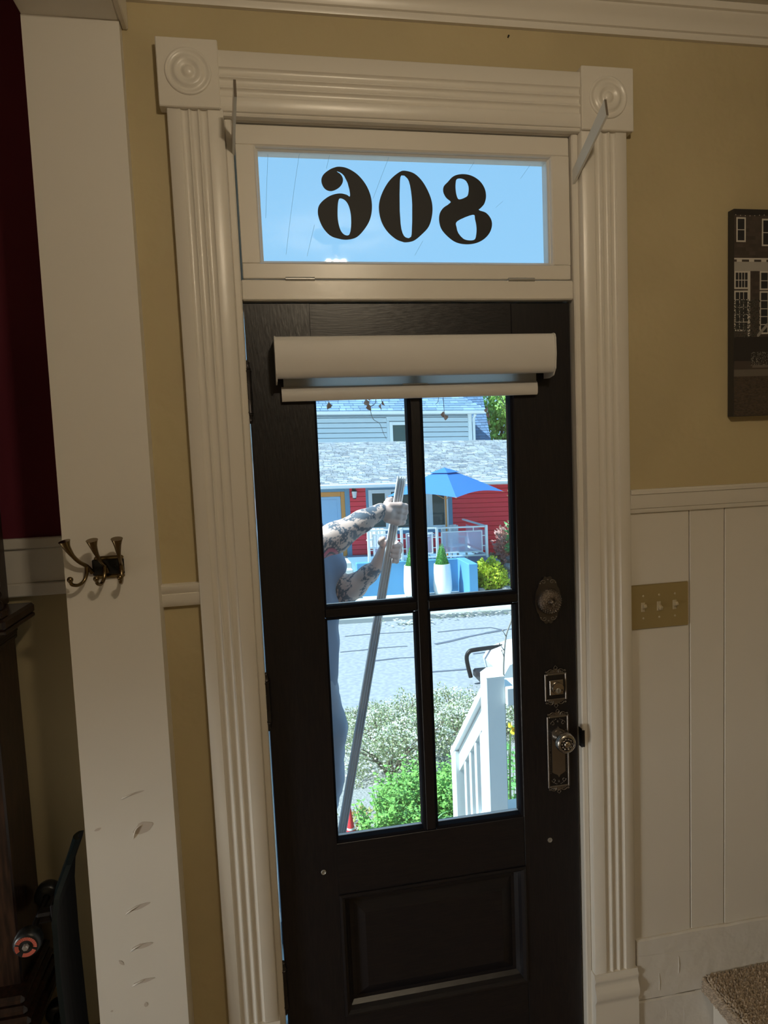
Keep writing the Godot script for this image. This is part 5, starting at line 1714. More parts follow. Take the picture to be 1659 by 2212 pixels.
func plants() -> void:
	mat("topiary", lin(0.09, 0.28, 0.07), 0.9)
	var hs := mat("herb_stem", lin(0.20, 0.34, 0.09), 0.7)
	var pale := Color(0.36, 0.42, 0.24)
	var spots := [[845, 1690, 0.50, 0.42], [900, 1662, 0.48, 0.46], [830, 1620, 0.55, 0.42], [985, 1632, 0.44, 0.44], [880, 1590, 0.58, 0.45], [805, 1575, 0.42, 0.30], [975, 1560, 0.58, 0.42], [1010, 1590, 0.5, 0.40], [1110, 1590, 0.5, 0.45]]
	var words := ["beside the gravel path", "behind the leafy herbs", "at the path's far bend", "left of the railing foot", "at the middle of the bank", "low by the kerb end of the path", "on the bank towards the street", "behind the sloping handrail", "right of the capped post"]
	for i in spots.size():
		var q: Array = spots[i]
		var c := Vector3.ZERO
		for t in 12:   # settle the pixel on the sloping bank
			var z := -3.0 - 0.35 * t
			var p := P(q[0], q[1], z)
			if p.y < bank(p.x, p.z):
				c = Vector3(p.x, bank(p.x, p.z), z)
				break
		mound("flowering_shrub", "pale olive shrub dusted with tiny white flowers " + words[i], "white flowering shrubs on the bank", c, Vector3(q[2], q[3], q[2] * 0.8), 2600, 900, 0.026, pale, Color(0.72, 0.72, 0.66))
	var herbs := [[815, 1805], [850, 1790], [890, 1795], [840, 1755], [880, 1745], [905, 1770], [955, 1770], [985, 1755], [960, 1725], [915, 1720], [990, 1715], [870, 1715], [975, 1680], [960, 1690], [905, 1690], [850, 1725], [988, 1690]]
	var where := ["nearest the red cone", "at the path edge", "under the vertical muntin", "with its top in the pale shrubs", "in the middle of the herb patch", "behind the terracotta pot", "left of the low newel post", "touching the low newel post", "high in the right patch", "between the two patches", "behind the railing foot", "at the back of the left patch", "rising behind the sloping handrail foot", "against the vertical muntin at the back", "tucked under the pale shrubs", "spreading towards the gravel", "farthest up the bank by the handrail"]
	for i in herbs.size():
		var q: Array = herbs[i]
		var z: float = -3.05 - 0.0065 * (1805 - q[1])
		var c := P(q[0], q[1] + 30, z)
		c.y = bank(c.x, z)
		herb(c, rng.randf_range(0.28, 0.42), 0.165, 15, "fresh green mint-like herb " + where[i], Color(0.21, 0.47, 0.10))
	for q in [[985, 1800, -2.75, "arching strap-leaved plant at the foot of the low newel post"], [925, 1800, -2.95, "arching strap-leaved plant by the terracotta pot"]]:
		var c := P(q[0], q[1] + 30, q[2])
		c.y = bank(c.x, q[2])
		strap_plant(c, 26, 0.42, q[3], Color(0.20, 0.44, 0.16))
	var c := P(1122, 1770, -1.85)
	c.y = -0.80
	strap_plant(c, 40, 0.85, "upright strap-leaved plant right of the capped post", Color(0.18, 0.42, 0.14), 0.22)
	c = P(1112, 1700, -2.35)
	c.y = -0.80
	herb(c, 0.62, 0.20, 16, "green herb in the raised bed right of the post", Color(0.14, 0.38, 0.10))
	c = P(1128, 1680, -2.1)
	c.y = -0.80
	herb(c, 0.72, 0.17, 16, "tall green herb in the raised bed behind the level rail", Color(0.17, 0.42, 0.14))
	# a yellow daffodil looks round the post
	var f := thing("daffodil", "single yellow daffodil beside the capped post", "flower", Vector3(P(1103, 1590, -1.75).x, -0.80, -1.75))
	var head := P(1106, 1574, -1.75)
	var g := Geo.new()
	var base := Vector3(head.x - 0.02, -0.80, -1.75)
	var sp := spline([base, base + Vector3(0.0, 0.6, 0), head + Vector3(-0.012, -0.05, 0), head + Vector3(-0.008, 0, 0)], 5)
	g.tube(sp, [0.005], 6)
	put(f, "stem", g, hs)
	g = Geo.new()
	g.lathe([Vector2(0.008, 0), Vector2(0.014, 0.02), Vector2(0.018, 0.045), Vector2(0.026, 0.058), Vector2(0.024, 0.059), Vector2(0.014, 0.044), Vector2(0, 0.015)], 16, at(head, Basis(Vector3(0, 0, 1), -1.9)))
	put(f, "trumpet", g, mat("daffodil_gold", lin(0.85, 0.45, 0.0), 0.5))
	var pm := mat("daffodil_yellow", lin(0.88, 0.66, 0.03), 0.5)
	var petal := leaf_mesh(0.33, 0.05)
	for i in 6:
		var o := MeshInstance3D.new()
		o.name = "petal"
		o.mesh = petal
		o.material_override = pm
		f.add_child(o, true)
		var a := TAU * i / 6
		o.transform = Transform3D(facing(Vector3(-0.15, cos(a), sin(a)), 0) * Basis.from_scale(Vector3.ONE * 0.042), head - f.position)
	for q in [[770, 1745, 0.06, "behind the red cone"], [785, 1735, 0.05, "in front of the pale shrubs"], [760, 1775, 0.05, "beside the red cone"], [795, 1775, 0.06, "at the edge of the herbs"], [775, 1798, 0.05, "between red cone and herbs"]]:   # weeds in the gravel
		var z: float = -3.3 - 0.006 * (1805 - q[1])
		var w := P(q[0], q[1], z)
		w.y = bank(w.x, z)
		var t := thing("path_weed", "low yellowing weed in the gravel " + q[3], "weed", w, "weeds in the gravel path")
		var places := []
		var colors := []
		for i in 60:
			var a := rng.randf() * TAU
			places.append(Transform3D(facing(Vector3(cos(a), rng.randf_range(0.2, 1.4), sin(a)), 0) * Basis.from_scale(Vector3.ONE * rng.randf_range(0.03, 0.06)), w + Vector3(rng.randfn(0, q[2]), 0.01, rng.randfn(0, q[2]))))
			colors.append(shade_of(Color(0.35, 0.38, 0.12) if rng.randf() < 0.7 else Color(0.5, 0.28, 0.10), 0.3))
		scatter(t, "leaves", leaf_mesh(0.2, 0.05), places, colors, M.leafy)

# ------------------------------------------------------------------ the red house across the street
func leaning(parent: Node, called: String, g: Geo, m: Material, label := "") -> MeshInstance3D:
	g.lean(FALL, 4.0)
	return put(parent, called, g, m, label)

func siding(parent: Node, x0: float, x1: float, y0: float, y1: float, z: float, step: float, m: Material, thick := 0.042) -> void:
	var y := y0
	while y < y1 - 0.01:
		var top: float = min(y + step - thick * 0.36, y1)
		var g := Geo.new()
		g.prism(poly([0, y, thick, y, thick * 0.8, top, 0, top]), Vector3(x0, 0, z), Vector3(0, 0, 1), Vector3(0, 1, 0), Vector3(1, 0, 0), x1 - x0)
		leaning(parent, "siding_board", g, m)
		y += step

func shingles(parent: Node, x0: float, x1: float, eave: Vector3, ridge: Vector3, courses: int, tab: float, tints: Array, m: Material) -> void:   # rows of tabs joined as one skin: too many to part
	var g := Geo.new()
	var up := (ridge - eave) / courses
	var n := Vector3(1, 0, 0).cross(up).normalized()
	if n.y < 0: n = -n
	for k in courses:
		var a := eave + up * k
		var x := x0 - tab * rng.randf()
		while x < x1:
			var w := tab * rng.randf_range(0.6, 1.4)
			var l := maxf(x, x0)
			var r := minf(x + w - 0.012, x1)
			x += w
			if r - l < 0.01: continue
			var c: Color = tints[rng.randi() % tints.size()]
			var t := rng.randf_range(0.86, 1.14)
			g.col = Color(c.r * t, c.g * t, c.b * t)
			var lift := n * rng.randf_range(0.022, 0.045)
			var p0 := Vector3(l, a.y, a.z)
			var p1 := Vector3(r, a.y, a.z)
			g.quad(p0 + lift, p1 + lift, p1 + up * 1.05 + n * 0.006, p0 + up * 1.05 + n * 0.006, n)
			g.quad(p0, p1, p1 + lift, p0 + lift, -up)
	g.col = Color(1, 1, 1)
	var o := leaning(parent, "shingles", g, m)
	o.set_meta("kind", "stuff")

func window_unit(parent: Node, x0: float, x1: float, y0: float, y1: float, z: float, w: float, m: Material) -> void:
	var g := Geo.new()
	g.bb(Vector3(x0, y0, z), Vector3(x0 + w, y1, z + 0.06), 0.008)
	g.bb(Vector3(x1 - w, y0, z), Vector3(x1, y1, z + 0.06), 0.008)
	g.bb(Vector3(x0 + w, y0, z), Vector3(x1 - w, y0 + w, z + 0.06), 0.008)
	g.bb(Vector3(x0 + w, y1 - w, z), Vector3(x1 - w, y1, z + 0.06), 0.008)
	var f := leaning(parent, "window", g, m)
	g = Geo.new()
	g.box(Vector3(x0 + w, y0 + w, z + 0.012), Vector3(x1 - w, y1 - w, z + 0.02))
	leaning(f, "pane", g, M.far_glass)

func red_house() -> void:
	var h := thing("red_house", "low red clapboard house with pale shingle roof across the street", "house", Vector3(4.0, -1.45, -19.0))
	var z := -18.0
	var g := Geo.new()
	g.box(Vector3(-4, -1.9, -25.6), Vector3(11.5, 0.70, z - 0.01))
	leaning(h, "wall", g, M.red_siding)
	siding(h, 2.44, 2.93, -1.45, 0.70, z, 0.145, M.red_siding)
	siding(h, 5.60, 11.5, -1.75, 0.70, z, 0.145, M.red_siding)
	siding(h, -4.0, 1.40, -1.45, 0.70, z, 0.145, M.red_siding)
	siding(h, 2.93, 5.60, -1.45, -0.75, z, 0.145, M.red_siding)
	# door in its orange frame, blue boards round it
	g = Geo.new()
	g.bb(Vector3(2.30, -1.45, z), Vector3(2.45, 0.70, z + 0.05), 0.01)
	g.bb(Vector3(1.30, -1.45, z), Vector3(1.42, 0.70, z + 0.05), 0.01)
	g.bb(Vector3(1.42, 0.59, z), Vector3(2.30, 0.70, z + 0.05), 0.01)
	leaning(h, "door_surround", g, M.blue_trim)
	g = Geo.new()
	g.bb(Vector3(2.18, -1.40, z - 0.01), Vector3(2.30, 0.59, z + 0.04), 0.01)
	g.bb(Vector3(1.42, -1.40, z - 0.01), Vector3(1.52, 0.59, z + 0.04), 0.01)
	g.bb(Vector3(1.52, 0.45, z - 0.01), Vector3(2.18, 0.59, z + 0.04), 0.01)
	leaning(h, "door_frame", g, M.orange_wood)
	g = Geo.new()
	g.bb(Vector3(1.52, -1.40, z - 0.02), Vector3(2.18, 0.45, z + 0.01), 0.01)
	g.bb(Vector3(1.60, -0.9, z + 0.01), Vector3(2.06, 0.36, z + 0.018), 0.01)
	leaning(h, "door", g, M.door_blue)
	# the wide window
	g = Geo.new()
	g.bb(Vector3(2.93, -0.72, z), Vector3(3.01, 0.70, z + 0.05), 0.01)
	g.bb(Vector3(5.46, -0.72, z), Vector3(5.60, 0.70, z + 0.05), 0.01)
	g.bb(Vector3(3.01, -0.74, z), Vector3(5.46, -0.62, z + 0.06), 0.01)
	g.bb(Vector3(3.01, 0.62, z), Vector3(5.46, 0.70, z + 0.05), 0.01)
	leaning(h, "window_surround", g, M.blue_trim)
	window_unit(h, 3.01, 3.62, -0.62, 0.62, z + 0.01, 0.11, M.house_white)
	window_unit(h, 3.62, 4.86, -0.62, 0.62, z + 0.01, 0.08, M.house_white)
	window_unit(h, 4.86, 5.46, -0.62, 0.62, z + 0.01, 0.11, M.house_white)
	# roof
	g = Geo.new()
	g.prism(poly([-17.45, 0.80, -17.45, 0.72, -18.0, 0.70, -26.0, 0.70, -26.0, 0.80, -22.5, 2.10]), Vector3(-4.5, 0, 0), Vector3(0, 0, 1), Vector3(0, 1, 0), Vector3(1, 0, 0), 16.5)
	leaning(h, "roof", g, M.house_white)
	shingles(h, -4.5, 12.0, Vector3(0, 0.80, -17.42), Vector3(0, 2.15, -22.5), 54, 0.24, [Color(0.62, 0.64, 0.66), Color(0.72, 0.73, 0.74), Color(0.52, 0.53, 0.56), Color(0.66, 0.66, 0.66)], M.tinted)
	g = Geo.new()
	g.bb(Vector3(-4.5, 0.705, -17.50), Vector3(12.0, 0.83, -17.38), 0.03)
	leaning(h, "gutter", g, M.far_trim)
	# lantern by the door
	var o := Vector3(2.58, 0.53, z + 0.14)
	g = Geo.new()
	g.bb(o + Vector3(-0.06, -0.12, -0.13), o + Vector3(0.06, 0.16, -0.10), 0.01)
	g.tube(spline([o + Vector3(0, 0.08, -0.10), o + Vector3(0, 0.17, -0.06), o + Vector3(0, 0.16, 0.0), o + Vector3(0, 0.11, 0)], 4), [0.015], 6)
	g.lathe([Vector2(0.0, 0.14), Vector2(0.03, 0.12), Vector2(0.09, 0.07), Vector2(0.085, 0.06), Vector2(0, 0.06)], 12, at(o))
	g.lathe([Vector2(0, -0.17), Vector2(0.04, -0.16), Vector2(0.06, -0.13), Vector2(0, -0.13)], 12, at(o))
	var l := leaning(h, "wall_lantern", g, M.lamp_metal)
	g = Geo.new()
	g.lathe([Vector2(0.055, -0.13), Vector2(0.08, 0.06)], 12, at(o))
	leaning(l, "lantern_glass", g, M.lamp_glass)

func terrace() -> void:
	var t := setting("terrace", "blue retaining wall and terrace floor in front of the red house", "terrace")
	var zw := -15.6
	var g := Geo.new()
	g.bb(Vector3(2.25, STREET, zw - 0.2), Vector3(5.05, -1.20, zw), 0.015)
	leaning(t, "retaining_wall", g, M.blue_wall)
	g = Geo.new()
	g.bb(Vector3(5.02, STREET, zw - 0.2), Vector3(5.26, -1.19, zw + 1.0), 0.015)
	leaning(t, "wing_wall", g, M.blue_wall)
	g = Geo.new()
	g.box(Vector3(2.25, STREET, -18.0), Vector3(6.3, -1.33, zw - 0.2))
	leaning(t, "terrace_floor", g, M.blue_trim)
	for i in 5:
		g = Geo.new()
		g.bb(Vector3(1.35, STREET, -18.0), Vector3(2.25, STREET + 0.10 + 0.15 * (i + 1), -15.4 - 0.32 * i), 0.01)
		leaning(t, "step", g, M.pale_concrete)
	var W: Material = M.house_white
	# railing on the wall: square posts, top and bottom rails, film panels held in inner frames
	var r := thing("terrace_railing", "pale metal terrace railing with framed film panels on the blue wall", "railing", Vector3(3.9, -1.26, zw))
	var xs := [2.62, 3.52, 4.50, 5.90]
	for i in xs.size():
		g = Geo.new()
		g.bb(Vector3(xs[i] - 0.035, -1.22, zw - 0.16), Vector3(xs[i] + 0.035, -0.32, zw - 0.09), 0.006)
		leaning(r, "post", g, M.far_trim)
	for i in xs.size() - 1:
		var a: float = xs[i] + 0.035
		var b: float = xs[i + 1] - 0.035
		for y in [-0.38, -1.17]:
			g = Geo.new()
			g.bb(Vector3(a, y, zw - 0.145), Vector3(b, y + 0.045, zw - 0.105), 0.006)
			leaning(r, "rail", g, M.far_trim)
		g = Geo.new()
		frame_of(g, Vector2(a + 0.08, -1.06), Vector2(b - 0.08, -0.46), 0.03, zw - 0.14, zw - 0.11, 0.004)
		for s in [0.25, 0.75]:
			var x := lerpf(a, b, s)
			g.box(Vector3(x - 0.012, -0.47, zw - 0.13), Vector3(x + 0.012, -0.37, zw - 0.12))
			g.box(Vector3(x - 0.012, -1.14, zw - 0.13), Vector3(x + 0.012, -1.05, zw - 0.12))
		for y in [-0.62, -0.90]:
			g.box(Vector3(a, y, zw - 0.13), Vector3(a + 0.09, y + 0.025, zw - 0.12))
			g.box(Vector3(b - 0.09, y, zw - 0.13), Vector3(b, y + 0.025, zw - 0.12))
		var f := leaning(r, "panel_frame", g, M.far_trim)
		g = Geo.new()
		g.box(Vector3(a + 0.10, -1.04, zw - 0.128), Vector3(b - 0.10, -0.48, zw - 0.122))
		leaning(f, "film_panel", g, M.panel_film)
	# the return of the railing at the right end
	g = Geo.new()
	g.bb(Vector3(5.865, -0.38, -17.9), Vector3(5.935, -0.335, zw - 0.16), 0.006)
	g.bb(Vector3(5.865, -1.17, -17.9), Vector3(5.935, -1.125, zw - 0.16), 0.006)
	leaning(r, "return_rail", g, M.far_trim)
	g = Geo.new()
	g.box(Vector3(5.895, -1.04, -17.6), Vector3(5.905, -0.48, zw - 0.26))
	leaning(r, "film_panel", g, M.panel_film)
	for q in [[957, "white tapered planter with clipped cone tree before the blue wall, next to the wing wall"], [893, "white tapered planter with clipped cone tree before the blue wall, nearer the steps"]]:
		planter(P(q[0], 1281, -15.28), q[1])
	umbrella()
	garden_chair(Vector3(5.12, -1.33 - FALL * 1.12, -16.2), 0.3, "white slatted patio chair under the blue umbrella, nearest the railing end")
	garden_chair(Vector3(3.05, -1.33 + FALL * 0.95, -16.5), 2.6, "white slatted patio chair by the terrace steps")
	var tb := thing("patio_table", "round white patio table with curved legs on the terrace", "table", Vector3(4.25, -1.335, -16.4))
	g = Geo.new()
	g.lathe([Vector2(0, 0.70), Vector2(0.40, 0.70), Vector2(0.41, 0.71), Vector2(0.40, 0.725), Vector2(0, 0.725)], 28, at(Vector3(4.25, -1.335, -16.4)))
	put(tb, "table_top", g, W)
	for i in 4:
		var a := TAU * i / 4 + 0.5
		var d := Vector3(cos(a), 0, sin(a))
		var c := Vector3(4.25, -1.335, -16.4)
		var sp := spline([c + d * 0.30 + Vector3(0, 0.70, 0), c + d * 0.10 + Vector3(0, 0.45, 0), c + d * 0.14 + Vector3(0, 0.2, 0), c + d * 0.34], 5)
		g = Geo.new()
		g.tube(sp, [0.018], 8)
		put(tb, "leg", g, W)
	# planting right of the wing wall
	mound("golden_shrub", "round yellow green shrub among stones right of the blue wing wall", "", P(1060, 1268, -15.3), Vector3(0.43, 0.72, 0.40), 1500, 0, 0.10, Color(0.52, 0.62, 0.06), Color.WHITE)
	mound("pink_shrub", "pinkish feathery shrub against the red clapboards", "", P(1108, 1215, -17.0), Vector3(0.55, 1.15, 0.5), 1300, 0, 0.12, Color(0.74, 0.46, 0.42), Color.WHITE)
	mound("green_shrub", "bright green shrub growing beyond the pink shrub", "", P(1128, 1190, -16.4), Vector3(0.45, 0.95, 0.4), 700, 0, 0.12, Color(0.25, 0.55, 0.22), Color.WHITE)
	mound("low_groundcover", "low grey green groundcover under the red clapboards", "", P(1062, 1222, -17.2), Vector3(0.6, 0.28, 0.4), 900, 0, 0.09, Color(0.34, 0.42, 0.30), Color.WHITE)
	g = Geo.new()
	var bedpoly := poly([-14.6, STREET, -15.2, STREET + 0.25, -16.2, STREET + 0.45, -18.0, -1.7, -18.0, STREET])
	g.prism(bedpoly, Vector3(5.26, 0, 0), Vector3(0, 0, 1), Vector3(0, 1, 0), Vector3(1, 0, 0), 6.0)
	leaning(setting("rockery_bank", "stony planting bank right of the blue wing wall", "garden bed"), "soil", g, M.stone)
	var words := ["flat pale stone below the golden shrub", "rounded stone at the foot of the golden shrub", "long stone right of the golden shrub", "stone set high in the bank by the clapboards", "broad stone beyond the golden shrub", "small stone at the kerb side of the bank", "angular stone under the pink shrub"]
	var st := [[1034, 1276, 0.17, 0.08], [1064, 1279, 0.15, 0.07], [1094, 1272, 0.2, 0.09], [1100, 1225, 0.2, 0.12], [1103, 1250, 0.26, 0.14], [1082, 1285, 0.10, 0.05], [1108, 1205, 0.2, 0.10]]
	for i in st.size():
		var q: Array = st[i]
		g = Geo.new()
		var c := P(q[0], q[1], -14.75 - 0.02 * (1284 - q[1]))
		g.ball(c, Vector3(q[2], q[3], q[2] * 0.8), 9, 5)
		for k in g.v.size():
			var v := g.v[k]
			g.v[k] = v + (v - c) * 0.18 * sin(v.x * 23.0 + v.y * 31.0 + v.z * 17.0)
		single("bank_stone", g, M.stone, words[i], "stone", "stones of the bank")

func planter(o: Vector3, label: String) -> void:
	o.y = STREET + 0.10 - FALL * (o.x - 4.0)
	var h := 0.84
	var p := thing("tall_planter", label, "planter", o, "white planters before the blue wall")
	var g := Geo.new()
	g.lathe([Vector2(0, 0), Vector2(0.16, 0), Vector2(0.22, 0.04), Vector2(0.245, 0.14), Vector2(0.25, 0.30), Vector2(0.235, 0.60), Vector2(0.215, h), Vector2(0.195, h), Vector2(0.20, h - 0.06), Vector2(0, h - 0.06)], 28, at(o), 0.5)
	put(p, "pot", g, M.pot_white)
	g = Geo.new()
	g.tube([o + Vector3(0, h - 0.1, 0), o + Vector3(0, h + 0.3, 0)], [0.02, 0.01], 6)
	put(p, "trunk", g, M.bark)
	g = Geo.new()
	g.lathe([Vector2(0, h - 0.05), Vector2(0.14, h - 0.04), Vector2(0.07, h + 0.24), Vector2(0, h + 0.50)], 14, at(o))
	put(p, "inner_foliage", g, M.topiary)
	var places := []
	var colors := []
	for i in 1600:
		var t := 1.0 - sqrt(rng.randf())
		var a := rng.randf() * TAU
		var r := 0.155 * (1 - t) * rng.randf_range(0.85, 1.1) + 0.01
		places.append(Transform3D(facing(Vector3(cos(a), rng.randf_range(0.1, 0.9), sin(a)), rng.randf() * TAU) * Basis.from_scale(Vector3.ONE * rng.randf_range(0.022, 0.038)), o + Vector3(cos(a) * r, h - 0.05 + t * 0.60, sin(a) * r)))
		colors.append(shade_of(Color(0.14, 0.42, 0.10), 0.4))
	scatter(p, "cone_foliage", leaf_mesh(0.3, 0.1), places, colors, M.leafy)

func garden_chair(o: Vector3, turn: float, label: String) -> void:
	var c := thing("patio_chair", label, "chair", o, "white patio chairs")
	var x := at(o, Basis(Vector3.UP, turn))
	var W: Material = M.house_white
	for s in [-1.0, 1.0]:
		for f in [-1.0, 1.0]:
			var g := Geo.new()
			g.bb(Vector3(s * 0.25 - 0.025, 0, f * 0.22 - 0.025), Vector3(s * 0.25 + 0.025, 0.62 if f > 0 else 0.95, f * 0.22 + 0.025), 0.006, x)
			put(c, "leg", g, W)
		var g := Geo.new()
		g.bb(Vector3(s * 0.27 - 0.04, 0.62, -0.24), Vector3(s * 0.27 + 0.04, 0.65, 0.28), 0.006, x)
		put(c, "arm", g, W)
	var g := Geo.new()
	g.bb(Vector3(-0.25, 0.40, -0.24), Vector3(0.25, 0.44, 0.26), 0.006, x)
	put(c, "seat", g, W)
	for i in 4:
		g = Geo.new()
		g.bb(Vector3(-0.235 + 0.12 * i, 0.44, -0.255), Vector3(-0.13 + 0.12 * i, 0.97, -0.225), 0.006, x)
		put(c, "back_slat", g, W)

func umbrella() -> void:
	var z := -15.95
	var apex := P(960, 1012, z)
	var foot := Vector3(apex.x, -1.34, z)
	var u := thing("patio_umbrella", "open square blue umbrella over the terrace", "umbrella", foot)
	var g := Geo.new()
	g.tube([foot, apex - Vector3(0, 0.02, 0)], [0.025], 10)
	put(u, "pole", g, M.orange_wood)
	g = Geo.new()
	g.lathe([Vector2(0, 0), Vector2(0.28, 0), Vector2(0.28, 0.05), Vector2(0.06, 0.09), Vector2(0, 0.09)], 20, at(foot))
	put(u, "base", g, M.lamp_metal)
	var turn := 0.10
	var drop := 0.70
	var reach := 1.62
	var canopy := Geo.new()
	var vent := Geo.new()
	for i in 4:
		var a0 := turn + TAU * i / 4
		var a1 := turn + TAU * (i + 1) / 4
		var k := 10
		var m := 6
		for s in k:
			for w in m:
				var q := []
				for e in [[s, w], [s + 1, w], [s + 1, w + 1], [s, w + 1]]:
					var f: float = e[0] / float(k)
					var t: float = lerpf(0.14, 1.0, e[1] / float(m))
					var c0 := Vector3(cos(a0), 0, sin(a0)) * reach
					var c1 := Vector3(cos(a1), 0, sin(a1)) * reach
					var d := c0.lerp(c1, f)
					var sag := 0.10 * sin(f * PI) * t * t
					d *= 1.0 - 0.05 * sin(f * PI) * t
					q.append(apex + d * t + Vector3(0, -drop * pow(t, 1.12) + sag * 0.9, 0))
				canopy.quad(q[0], q[1], q[2], q[3], Vector3.UP)
		var b0 := Vector3(cos(a0), 0, sin(a0)) * reach * 0.26
		var b1 := Vector3(cos(a1), 0, sin(a1)) * reach * 0.26
		vent.flat(apex + Vector3(0, 0.03, 0), apex + b0 + Vector3(0, -drop * 0.26 + 0.07, 0), apex + b1 + Vector3(0, -drop * 0.26 + 0.07, 0), Vector3.UP)
		var rib := Geo.new()
		rib.tube([apex - Vector3(0, 0.05, 0), apex + Vector3(cos(a0), 0, sin(a0)) * reach + Vector3(0, -drop - 0.01, 0)], [0.012], 6)
		rib.tube([apex - Vector3(0, 0.85, 0), apex + Vector3(cos(a0), 0, sin(a0)) * reach * 0.5 + Vector3(0, -drop * 0.5 - 0.02, 0)], [0.010], 6)
		put(u, "rib", rib, M.orange_wood)
	put(u, "canopy", canopy, M.umbrella_blue)
	put(u, "vent_cap", vent, M.umbrella_blue)

# ------------------------------------------------------------------ houses and trees behind
func far_houses() -> void:
	var z := -27.0
	var h := thing("blue_house", "pale blue clapboard house standing behind the red house", "house", Vector3(3.5, STREET, -30))
	var g := Geo.new()
	g.box(Vector3(-6, STREET, -36), Vector3(9.15, 3.46, z - 0.01))
	leaning(h, "wall", g, M.far_siding)
	siding(h, -6.0, 5.32, 1.6, 3.36, z, 0.215, M.far_siding, 0.09)
	siding(h, 6.70, 9.0, 1.6, 3.36, z, 0.215, M.far_siding, 0.09)
	g = Geo.new()
	g.bb(Vector3(5.32, 1.6, z), Vector3(5.45, 3.16, z + 0.06), 0.01)
	g.bb(Vector3(6.58, 1.6, z), Vector3(6.70, 3.16, z + 0.06), 0.01)
	g.bb(Vector3(5.32, 3.16, z), Vector3(6.70, 3.36, z + 0.06), 0.01)
	leaning(h, "window_surround", g, M.far_siding)
	window_unit(h, 5.45, 6.58, 1.6, 3.12, z + 0.02, 0.14, M.far_trim)
	g = Geo.new()
	g.bb(Vector3(9.0, 1.0, z - 0.02), Vector3(9.2, 3.46, z + 0.07), 0.02)
	leaning(h, "corner_board", g, M.far_trim)
	g = Geo.new()
	g.tube([Vector3(9.30, 3.42, z + 0.25), Vector3(9.26, 3.25, z + 0.12), Vector3(9.26, 0.5, z + 0.12)], [0.06], 8)
	leaning(h, "downspout", g, M.far_trim)
	g = Geo.new()
	g.bb(Vector3(-6.3, 3.44, z + 0.1), Vector3(9.75, 3.58, z + 0.62), 0.04)
	leaning(h, "eave", g, M.far_trim)
	var blue := [Color(0.20, 0.31, 0.46), Color(0.24, 0.36, 0.52), Color(0.17, 0.27, 0.41)]
	# hip roof: tabs on the front slope, a hip falling to the right
	g = Geo.new()
	g.col = Color(0.20, 0.31, 0.46)
	var e0 := Vector3(-6.3, 3.56, z + 0.6)
	var e1 := Vector3(9.75, 3.56, z + 0.6)
	var t0 := Vector3(-6.3, 6.9, z - 4.4)
	var t1 := Vector3(5.4, 6.9, z - 4.4)
	g.quad(e0, e1, t1, t0, Vector3(0, 1, 1))
	g.quad(e1, Vector3(9.75, 3.56, z - 9.4), Vector3(5.4, 6.9, z - 4.5), t1, Vector3(1, 1, 0))
	leaning(h, "roof", g, M.tinted)
	g = Geo.new()
	for k in 22:
		var a := e0.lerp(t0, k / 30.0)
		var b := e0.lerp(t0, (k + 1.04) / 30.0)
		var right := lerpf(e1.x, t1.x, (k + 0.5) / 30.0)
		var x := -1.0
		while x < right:
			var w := rng.randf_range(0.25, 0.6)
			var c: Color = blue[rng.randi() % 3]
			var t := rng.randf_range(0.9, 1.12)
			g.col = Color(c.r * t, c.g * t, c.b * t)
			var r := minf(x + w - 0.02, right)
			var n := Vector3(0, 0.83, 0.56) * 0.035
			g.quad(Vector3(x, a.y, a.z) + n, Vector3(r, a.y, a.z) + n, Vector3(r, b.y, b.z) + n * 0.5, Vector3(x, b.y, b.z) + n * 0.5, n)
			g.quad(Vector3(x, a.y, a.z), Vector3(r, a.y, a.z), Vector3(r, a.y, a.z) + n, Vector3(x, a.y, a.z) + n, Vector3(0, -1, 1))
			x += w
	leaning(h, "shingles", g, M.tinted).set_meta("kind", "stuff")
	for q in [[687, 886, 0.22], [728, 886, 0.22]]:
		var p := P(q[0], q[1], z - 0.1)
		g = Geo.new()
		g.tube([p - Vector3(0, 0.15, 0), p + Vector3(0, 0.25, 0)], [0.035], 8)
		put(h, "vent_pipe", g, M.lamp_metal)
	var vb := P(755, 868, z - 0.6)
	g = Geo.new()
	g.bb(vb - Vector3(0.16, 0.08, 0.1), vb + Vector3(0.16, 0.06, 0.12), 0.02)
	put(h, "roof_vent", g, M.lamp_metal)
	# the darker roof to its right
	var n2 := thing("slate_roof_house", "house with a steep slate blue roof right of the pale blue house", "house", Vector3(10, STREET, -31))
	g = Geo.new()
	g.box(Vector3(8.6, STREET, -34), Vector3(10.9, 1.9, -29.4))
	put(n2, "wall", g, M.far_siding)
	g = Geo.new()
	var r0 := P(1063, 965, -28.6)
	var r1 := P(1036, 820, -31.2)
	g.col = Color(0.13, 0.22, 0.36)
	var l0 := Vector3(8.6, r0.y, r0.z)
	var l1 := Vector3(8.6, r1.y, r1.z)
	g.quad(l0, r0, r1, l1, Vector3(0, 1, 1))
	g.quad(r0, r1, r1 + Vector3(0.2, -0.2, -3), r0 + Vector3(0.1, 0, -5), Vector3(1, 0.3, 0))
	put(n2, "roof", g, M.tinted)
	g = Geo.new()
